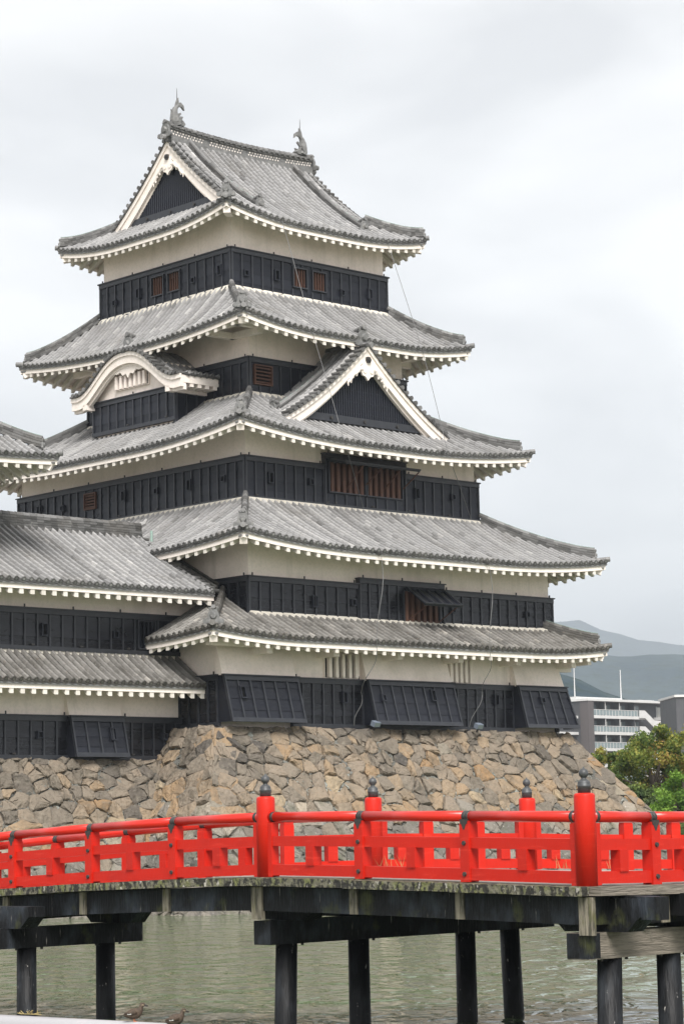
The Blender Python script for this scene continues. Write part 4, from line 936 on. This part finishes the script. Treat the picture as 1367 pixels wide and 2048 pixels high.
def outpt(st, i, e):
    p = st[i][:2]; a = st[max(i-1, 0)][:2]; b_ = st[min(i+1, len(st)-1)][:2]; d1 = p-a; d2 = b_-p
    ns = []
    for d in (d1, d2):
        L_ = np.linalg.norm(d)
        if L_ > 1e-6: d = d/L_; ns.append(np.array((d[1], -d[0])))
    n_ = sum(ns)/len(ns); n_ /= max(.5, np.linalg.norm(n_)**2); return np.array((*(p-n_*(-e)), st[i][2]))
for st, sg, nm in ((NP, -1, 'near'), (FP, 1, 'far')):
    mbe = MB(); mbg = MB(); rg = random.Random(4)
    for i in range(len(st)-1):
        a, b_ = outpt(st, i, -sg*.17), outpt(st, i+1, -sg*.17)
        raw = nm == 'near' and i >= 10
        d = b_-a; L_ = np.linalg.norm(d); n = max(1, int(L_/.45))
        for k in range(n):
            A_, B_ = a+d*k/n, a+d*(k+1)/n; mbe.beam(A_, B_, (.34), .10, 'rawbeam' if raw else 'edge', z0=-.10-rg.uniform(0, .008))
        c_, e_ = outpt(st, i, -sg*.05), outpt(st, i+1, -sg*.05)
        mbg.beam(c_, e_, .2, .30, 'pier', z0=-.42)
        m_ = a+(b_-a)*.02; dd = d/L_
    mbe.build('edge_board', bridge); g_ = mbg.build('side_girder', bridge)
# pale upright timbers on the girder below each near post
for i, (x, y, z, k) in enumerate(near):
    p = outpt(NP, i, .12); mb = MB(); big = k == 'N' and i in (7, 10)
    q = NP[min(i+1, len(NP)-1)]-NP[i] if i < 10 else NP[i]-NP[i-1]; q[2] = 0; q /= np.linalg.norm(q)
    lo = -.53 if big else -.42
    mb.beam(p+np.array((0, 0, lo))-q*0, p+np.array((0, 0, -.12)), .13 if not big else .20, .06, 'post_raw', up=(q[1], -q[0], 0)); mb.build('upright_timber', bridge)
# piers: crossbeam, corbels, piles, runner beams
def pier(P0, dirv, ts, t_a, t_b, zt, zb, m='pier', batter=.025, corb=True, hgt=.30):
    root = empty('pier'); root.parent = bridge
    d = np.array(dirv)/np.linalg.norm(dirv); at = lambda t_, z: np.array((*(np.array(P0)+d*t_), z)); ax = np.array((d[1], -d[0], 0))
    mb = MB(); mb.beam(at(t_a, zb), at(t_b, zb), .30, zt-zb, m)
    mb.beam(at(t_a-.004, zb+.012), at(t_a+.20, zb+.012), .304, zt-zb-.02, 'pier'); mb.build('crossbeam', root)
    mid = (ts[0]+ts[-1])/2
    for t_ in ts:
        lean_ = batter*(1 if t_ > mid else -1)*(abs(t_-mid) > 1.5)
        mb = MB(); b0 = at(t_+lean_*4, ZW-1.2)
        mb.tube([b0, at(t_, zb+.02)], [.147, .138], 'pile', n=20); mb.build('pile', root, True)
        for e in (-.22, .22):
            mb = MB(); mb.tube([at(t_+e, zb-.03)+ax*.06, at(t_+e, zb+.02)+ax*.06], .022, 'iron', n=6); mb.build('bolt', root)
    if corb:    # longitudinal runner ends sitting on the crossbeam, chamfered below
        for t_ in np.linspace(t_a+.45, t_b-.35, max(2, int((t_b-t_a)/1.05))):
            mb = MB(); w_ = .14
            for sx in (1, -1):
                o = at(t_, zt)
                pr_ = [(0, 0), (.44, 0), (.62, .16), (.62, hgt), (0, hgt)]
                vs = [o+ax*a*sx+np.array((*(d*e), b_)) for e in (-w_, w_) for a, b_ in pr_]
                mb.add(vs, [(0, 1, 2, 3, 4), (9, 8, 7, 6, 5)]+[(i, (i+1) % 5, 5+(i+1) % 5, 5+i) for i in range(5)], 'pier')
            mb.build('corbel_beam', root)
    return root
D45 = (.7071, .7071)
pier((-.82, 30.81), D45, [0, 1.30, 3.38, 4.30], -.42, 5.10, -1.10, -1.40)
pier((-4.55, 33.9), D45, [0, 1.42], -.75, 2.0, -1.24, -1.52)
pier((2.68, 26.55), D45, [.24, 1.30, 3.5, 5.0], -.30, 5.8, -1.15, -1.44, m='rawbeam', hgt=.36)
pier((-8.6, 38.2), D45, [0, 1.42], -.75, 2.08, -1.62, -1.90)
mb = MB()
for off in (.35, 1.1, 1.85):
    for i in range(7):
        a = NP[i]*(1-off/2.35)+FLx[i]*(off/2.35); b_ = NP[i+1]*(1-off/2.35)+FLx[i+1]*(off/2.35); mb.beam(a, b_, .2, .24, 'pier', z0=-.40)
for off in (.35, 1.3, 2.4, 3.5, 4.6):
    dd = np.array((.7071, .7071, 0)); a = NP[7]+dd*off; b_ = NP[10]+dd*off; e = b_+(b_-a)/np.linalg.norm(b_-a)*.8; mb.beam(a, e, .2, .25, 'pier', z0=-.36)
mb.build('inner_girder', bridge)

# dry grass along the bridge edge
mb = MB(); rg = random.Random(3)
for cx_, cy_, z_, n in ((.55, 33.0, -.53, 14), (3.1, 34.2, -.58, 12), (3.8, 34.6, -.6, 10)):
    for i in range(n):
        x, y = cx_+rg.gauss(0, .16), cy_+rg.gauss(0, .08)-.12; h = rg.uniform(.08, .24); lx, ly = rg.gauss(0, .06), rg.gauss(0, .05)
        mb.add([(x-.004, y, z_), (x+.004, y, z_), (x+lx, y+ly, z_+h)], [(0, 1, 2)], 'grass')
tag(mb.build('dry_grass'), 'dry straw coloured grass tufts growing along the far deck edge', 'grass', kind='stuff')

# ------------------------------------------------------------------ floating pipe and ducks
mb = MB(); pa, pb = np.array((-12.2, 38.55, -2.46)), np.array((1.2, 26.9, -2.46))
mb.tube([pa+(pb-pa)*i/8 for i in range(7)], .16, 'pipe', n=24); pp = mb.build('floating_pipe', None, True); tag(pp, 'fat white plastic pipe floating on the moat in the lower left foreground', 'pipe')
pd = (pb-pa)/np.linalg.norm(pb-pa)
mb = MB(); rg = random.Random(8); c0 = np.array((-4.25, 31.78, -2.29))
for i in range(16):
    a = c0+pd*rg.gauss(0, .07)+np.array((rg.gauss(0, .02), rg.gauss(0, .02), 0)); mb.tube([a, a+pd*rg.gauss(0, .09)+np.array((0, 0, rg.uniform(.0, .06)))], .006, 'grass', n=4)
tag(mb.build('weed_tuft'), 'small yellow tuft of dried weed caught on the white pipe', 'weed')
def duck(loc, rz, sit, label):
    root = empty('duck', loc, rz); tag(root, label, 'duck', 'ducks resting on the white pipe')
    h = -.055 if sit else 0
    path = [(-.175, 0, .10), (-.14, 0, .098), (-.09, 0, .105), (-.03, 0, .112), (.03, 0, .122), (.075, 0, .145), (.10, 0, .18), (.108, 0, .215), (.122, 0, .238), (.15, 0, .236), (.168, 0, .226)]
    rad = [.010, .034, .062, .078, .080, .064, .040, .032, .036, .027, .012]
    mb = MB(); mb.tube([(a, b_, c_+h) for a, b_, c_ in path], rad, 'duck', n=16, squash=.85)
    o = mb.build('body', root, True)
    mb = MB(); mb.tube([(.160, 0, .229+h), (.185, 0, .222+h), (.212, 0, .214+h)], [.014, .013, .008], 'iron', n=8, squash=1.2); mb.build('bill', root, True)
    mb = MB()
    for sy in (-1, 1):
        mb.tube([(.115, sy*.020, .236+h), (.15, sy*.015, .231+h)], [.014, .010], 'duckpale', n=8)
        mb.tube([(.138, sy*.023, .241+h), (.140, sy*.028, .242+h)], .005, 'iron', n=6)
    mb.build('cheek', root)
    mb = MB()
    for sy in (-1, 1):
        mb.tube([(.03, sy*.048, .125+h), (-.03, sy*.054, .13+h), (-.10, sy*.034, .125+h), (-.17, sy*.012, .118+h)], [.024, .034, .024, .005], 'duck', n=8)
    mb.build('wing', root, True)
    mb = MB()
    for sy in (-1, 1): mb.tube([(-.06, sy*.062, .125+h), (-.12, sy*.038, .115+h)], [.020, .012], 'duckwhite', n=8, squash=.6)
    mb.build('white_wing_patch', root)
    if not sit:
        for sy in (-1, 1):
            mb = MB(); x = .0+sy*.012; mb.tube([(x, sy*.022, .065), (x-.005, sy*.022, .012)], .006, 'duckleg', n=6)
            mb.add([(x-.012, sy*.022, .006), (x+.035, sy*.022-.02, .004), (x+.042, sy*.022, .004), (x+.035, sy*.022+.02, .004), (x, sy*.022, .014)], [(0, 1, 4), (1, 2, 4), (2, 3, 4), (3, 0, 4), (0, 3, 2, 1)], 'duckleg'); mb.build('leg', root)
    root.scale = (.78, .84, .88)
    return root
def onpipe(s): p = pa+pd*s; return (p[0], p[1], p[2]+.155)
L_pipe = lambda x: (x-pa[0])/pd[0]
duck(onpipe(L_pipe(-2.72)), math.radians(12), False, 'brown duck standing on the white pipe with white wing patch and orange feet')
duck(onpipe(L_pipe(-2.17)), math.radians(20), True, 'brown duck sitting low at the right end of the white pipe')

# ------------------------------------------------------------------ far background
def tree(loc, h, rx, rz_, mat_, n, label, seed, trunk=.25, base_z=-1.15, flat=False, leaf=.17, cl=60, gap=.75):
    rg = random.Random(seed); root = empty('tree', (loc[0], loc[1], base_z)); tag(root, label, 'tree')
    mb = MB(); cz = h-rz_
    mb.tube([(0, 0, -.2), (.1, .05, cz*.5), (0, .1, cz)], [trunk, trunk*.8, trunk*.5], 'bark', n=9)
    clumps = []
    for i in range(cl):
        th, ph = rg.uniform(0, 2*math.pi), math.acos(rg.uniform(-.75, 1)); rr = rg.uniform(.45, 1.)
        c_ = np.array((math.cos(th)*math.sin(ph)*rx*rr, math.sin(th)*math.sin(ph)*rx*rr, cz+math.cos(ph)*rz_*rr)); clumps.append((c_, rg.uniform(.14, .28)*rx, rg.random()))
        if i % 5 == 0: mb.tube([(0, .05, cz*rg.uniform(.5, .9)), tuple(c_*np.array((.5, .5, 1))-np.array((0, 0, .3))), tuple(c_)], [trunk*.4, trunk*.25, .03], 'bark', n=6)
    mb.build('trunk', root)
    mb = MB()
    for c_, r_, v in clumps:
        for k in range(n//cl):
            d = np.array([rg.gauss(0, 1) for _ in range(3)]); d /= np.linalg.norm(d); p = c_+d*r_*rg.uniform(.3, 1.05)*np.array((1, 1, gap)); s = leaf*rg.uniform(.6, 1.3)
            a = np.array([rg.gauss(0, 1) for _ in range(3)]); a /= np.linalg.norm(a); b_ = np.cross(a, d+.3); b_ /= max(.1, np.linalg.norm(b_))
            mb.add([p-a*s*.5, p+b_*s*.35, p+a*s*.5, p-b_*s*.35], [(0, 1, 2, 3)], mat_, min(1, max(0, v*.75+rg.gauss(.12, .14))))
    mb.build('crown', root); return root
def wpt(px, d): return ((px-683)/4760*d, d)
tree(wpt(1288, 128), 6.4, 2.9, 2.6, 'leaf', 19000, 'broad maple turning yellow and orange beyond the right corner of the stone base', 21, cl=70)
tree(wpt(1196, 134), 5.5, 1.9, 1.5, 'leaf', 7500, 'smaller olive green tree half hidden by the stone base corner', 22, cl=44)
tree(wpt(1375, 130), 5.9, 2.3, 2.4, 'leafd', 9000, 'dark green tree at the right edge behind the yellowing maple', 23, cl=50)
tree(wpt(1352, 112), 3.55, 1.75, 1.7, 'leafg', 12000, 'bright green rounded clipped pine low at the right edge', 24, cl=80, leaf=.12)
tree(wpt(1262, 120), 3.3, 1.4, 1.5, 'leafd', 6000, 'low dark shrubby tree between the maple and the clipped pine', 25, cl=40)
tree(wpt(1425, 126), 7.0, 2.8, 2.9, 'leaf', 9000, 'leafy tree just outside the right edge of the view', 26, cl=50)
mb = MB(); rg = random.Random(5)
for i in range(9000):
    x = rg.uniform(24, 62) if i % 2 else rg.uniform(13, 24); y = rg.uniform(106, 124); z = -1.15+rg.uniform(0, 1.5)*(.6+.4*math.sin(x*1.3)); s = rg.uniform(.12, .26); a = rg.uniform(0, 6.28)
    mb.add([(x-s*math.cos(a), y-s*math.sin(a), z), (x, y, z-s*.5), (x+s*math.cos(a), y+s*math.sin(a), z+.05), (x, y, z+s*.5)], [(0, 1, 2, 3)], 'leafd')
tag(mb.build('undergrowth'), 'dark green undergrowth and hedge below the trees on the far bank', 'undergrowth', kind='stuff')

# apartment block
D_AP = 440; o3 = ((1150-683)/4760*D_AP, D_AP); AP_ANG = math.radians(46)
apt = empty('apartment_block', (o3[0], o3[1], -1.15), AP_ANG); tag(apt, 'dark flat roofed apartment block with white balcony slabs and an outside stair', 'building')
FA = lambda q, d, z: (q, -d, z)
mb = MB(); H_ = 24.1; nf = 8; fh = H_/nf
mb.box(0, 0, 0, 26.5, 12, H_, 'apdark'); mb.build('wall', apt)
mb = MB(); mb.box(-.3, -2.0, H_, 26.8, 12.3, H_+.42, 'concrete'); mb.box(-.0, 1, H_+.42, 14, 10, H_+.9, 'concrete'); mb.box(19, 1, H_+.42, 24, 8, H_+.75, 'concrete'); mb.build('roof', apt)
mb = MB(); mb.fbox(FA, -.1, 1.5, 0, 1.9, 0, H_, 'apbrown'); mb.build('brown_fin_wall', apt)
mb = MB(); mb.box(-6.5, 2, 0, 0, 10, H_-.2, 'apdark'); mb.build('side_wing', apt)
for k in range(nf):
    z = k*fh
    if z < 9: continue
    b_ = MB(); b_.fbox(FA, 1.5, 17.5, -.0, 1.7, z-.15, z+.40, 'concrete'); b_.fbox(FA, 22.3, 26.6, 0, 1.7, z-.15, z+.40, 'concrete'); b_.box(-6.8, .6, z-.15, 0, 2, z+.35, 'concrete'); b_.box(-7.1, .6, z-.15, -6.5, 9, z+.35, 'concrete')
    bo = b_.build('balcony_slab', apt)
    for (qa, qb) in ((1.7, 15.2), (22.5, 26.4)):
        b_ = MB()
        b_.fbox(FA, qa, qb, 1.60, 1.63, z+.46, z+1.42, 'railglass')
        for q in np.arange(qa, qb+.01, .95): b_.fbox(FA, q-.035, q+.035, 1.58, 1.67, z+.40, z+1.46, 'concrete')
        b_.fbox(FA, qa, qb, 1.56, 1.68, z+1.42, z+1.50, 'concrete'); b_.build('balcony_railing', bo)
    for q in (2.3, 6.6, 11.0, 15.3, 23.2):
        g = MB(); g.fbox(FA, q, q+2.3, .01, .05, z+.42, z+2.45, 'glass'); g.fbox(FA, q+.2, q+1.2, .05, .07, z+.45, z+2.35, 'curtain'); g.fbox(FA, q-.08, q, 0, .1, z+.42, z+2.5, 'concrete'); g.build('window', apt)
    for q in (5.5, 9.8, 14.3): g = MB(); g.fbox(FA, q-.05, q+.05, 0, 1.5, z+.4, z+fh-.15, 'apdark'); g.build('balcony_divider', apt)
    for q in (5.4, 9.7): g = MB(); g.fbox(FA, q-.06, q+.06, 1.5, 1.62, z+.4, z+fh-.1, 'concrete'); g.build('balcony_post', apt)
    s = MB()
    for (a, za, b2, zb) in ((15.4, z+.95, 17.0, z+.95), (17.0, z+.95, 20.0, z-.9), (20.0, z-.9, 24.0, z-.9)):
        s.hexa([FA(a, 1.95, za-.85), FA(b2, 1.95, zb-.85), FA(b2, 1.75, zb-.85), FA(a, 1.75, za-.85), FA(a, 1.95, za+.6), FA(b2, 1.95, zb+.6), FA(b2, 1.75, zb+.6), FA(a, 1.75, za+.6)], 'concrete')
    s.build('stair_parapet', apt)
for i, q in enumerate((3.5, 17.6)):
    mb = MB(); mb.tube([(q, 4, H_+.3), (q, 4, H_+6.6)], [.12, .07], 'concrete', n=8); mb.build('mast', apt)
blk = empty('office_block', ((1341-683)/4760*420, 420, -1.15), math.radians(4)); tag(blk, 'plain dark grey block with a pale side at the right edge of the view', 'building')
mb = MB(); mb.box(0, 0, 0, 14, 14, 23.4, 'apdark'); mb.build('wall', blk); mb = MB(); mb.box(1.6, -.05, 0, 14, -.005, 23.2, 'apbrown'); mb.build('facade_panel', blk)
mb = MB(); mb.box(1.9, -.3, 8.0, 5, -.06, 18, 'bluesign'); mb.build('pale_blue_panel', blk); mb = MB(); mb.box(-.3, -.3, 23.4, 14.3, 14.3, 23.8, 'concrete'); mb.build('roof', blk)

# wooded hills, each a ridge with real depth
def hill(d, prof, depth, seed, name='hill', amp=1.):
    rg = np.random.default_rng(seed); nx_, ny_ = 220, 26; X = np.linspace(prof[0][0], prof[-1][0], nx_); Hh = np.interp(X, [p[0] for p in prof], [p[1] for p in prof])
    for f_, a_ in ((1/380, 14), (1/140, 7), (1/52, 3.4), (1/22, 1.6)): Hh = Hh+np.sin(X*2*math.pi*f_+rg.uniform(0, 6))*a_*amp
    vs = []
    for j in range(ny_):
        s = j/(ny_-1); f_ = math.sin(min(1, s*1.25)*math.pi/2) if s < .8 else math.cos((s-.8)/.2*math.pi/2)*1.0
        nz_ = np.sin(X/31+j*.9)*6*amp+np.sin(X/77-j*.5)*9*amp+rg.normal(0, 1.4*amp, nx_)
        Z = Hh*f_+nz_*(f_*(1-abs(s-.45)*.8)) if 0 < j < ny_-1 else np.zeros(nx_)
        for x, z in zip(X, Z): vs.append((x, d+depth*(s-.8), z-2))
    fs = [(j*nx_+i, j*nx_+i+1, (j+1)*nx_+i+1, (j+1)*nx_+i) for j in range(ny_-1) for i in range(nx_-1)]
    mb = MB(); mb.add(vs, fs, 'hill', .5); o = mb.build(name, None, True); tag(o, kind='structure'); return o
hill(1500, [(-1600, 10), (-400, 25), (60, 96), (134, 92), (163, 78), (194, 68), (240, 55), (400, 40), (1400, 20)], 500, 3, amp=.35)
def far_(pr, k): return [(a*k, b_*k) for a, b_ in pr]
hill(3500, far_([(-2600, 120), (-900, 150), (100, 190), (200, 208), (242, 205), (300, 186), (340, 190), (400, 180), (520, 170), (900, 190), (2600, 90)], 1.3), 1100, 4, amp=.5)
hill(7200, far_([(-3600, 240), (-1000, 330), (200, 345), (350, 332), (424, 318), (500, 296), (560, 285), (900, 320), (2200, 300), (3600, 200)], 1.85), 1400, 6, amp=.9)

# haze between the camera and the hills
mh = bpy.data.materials.new('haze_air'); mh.use_nodes = True; t = mh.node_tree; t.nodes.clear()
o_ = t.nodes.new('ShaderNodeOutputMaterial'); pv = t.nodes.new('ShaderNodeVolumePrincipled'); pv.inputs['Density'].default_value = .00021
pv.inputs['Color'].default_value = (.82, .91, 1, 1); pv.inputs['Anisotropy'].default_value = .2
t.links.new(pv.outputs[0], o_.inputs['Volume']); M['haze'] = mh
HZ = True
if HZ:
    mb = MB(); mb.box(-8200, -400, -6, 8200, 8200, 760, 'haze'); tag(mb.build('haze'), kind='stuff')


# ------------------------------------------------------------------ visitor at the top storey window
person = empty('person', local(3.97+.30, 8.62, 21.0), CRZ+math.pi/2); tag(person, 'visitor in a pale pink shirt looking out through the top floor window bars', 'person')
def skin_body(parent, joints, edges, m, name):
    me = bpy.data.meshes.new(name); me.from_pydata([j[:3] for j in joints], edges, []); me.materials.append(M[m]); o = bpy.data.objects.new(name, me); COL.objects.link(o); o.parent = parent
    o.modifiers.new('skin', 'SKIN')
    for v, j in zip(me.skin_vertices[0].data, joints): v.radius = (j[3], j[4])
    me.skin_vertices[0].data[0].use_root = True
    sb = o.modifiers.new('sub', 'SUBSURF'); sb.levels = 1; sb.render_levels = 2
    return o
J = [(0, 0, .90, .15, .11), (0, 0, 1.12, .13, .095), (0, 0, 1.30, .16, .10), (0, 0, 1.41, .05, .05), (0, -.01, 1.50, .070, .080), (0, -.01, 1.60, .062, .075),
     (-.17, 0, 1.34, .050, .050), (-.23, -.03, 1.08, .042, .042), (-.20, -.22, .98, .032, .032), (.17, 0, 1.34, .050, .050), (.23, -.03, 1.08, .042, .042), (.20, -.22, .98, .032, .032),
     (-.09, 0, .80, .085, .085), (-.10, 0, .45, .060, .060), (-.10, .02, .06, .042, .042), (-.10, -.10, .03, .035, .030), (.09, 0, .80, .085, .085), (.10, 0, .45, .060, .060), (.10, .02, .06, .042, .042), (.10, -.10, .03, .035, .030)]
skin_body(person, J, [(0, 1), (1, 2), (2, 3), (3, 4), (4, 5), (2, 6), (6, 7), (7, 8), (2, 9), (9, 10), (10, 11), (0, 12), (12, 13), (13, 14), (14, 15), (0, 16), (16, 17), (17, 18), (18, 19)], 'skin', 'body')
mb = MB(); mb.lathe((0, .015, 1.50), [(.088, 0), (.094, .05), (.090, .10), (.065, .15), (.02, .172)], 'hair', n=14); mb.build('hair', person, True)
mb = MB()
for sx in (-1, 1): mb.tube([(sx*.03, -.085, 1.535), (sx*.03, -.092, 1.535)], .010, 'hair', n=6)
mb.tube([(0, -.08, 1.53), (0, -.105, 1.50)], [.008, .014], 'skin', n=6); mb.tube([(-.02, -.088, 1.465), (.02, -.088, 1.465)], .006, 'cloth', n=5); mb.build('face', person)
mb = MB(); mb.tube([(0, 0, .92), (0, 0, 1.12), (0, 0, 1.30), (0, 0, 1.37)], [.155, .15, .175, .08], 'cloth', n=14, squash=1.15, up=(0, 1, 0))
for sx in (-1, 1): mb.tube([(sx*.14, 0, 1.35), (sx*.20, -.01, 1.22), (sx*.225, -.025, 1.12)], [.062, .060, .056], 'cloth', n=10)
mb.build('shirt', person, True)
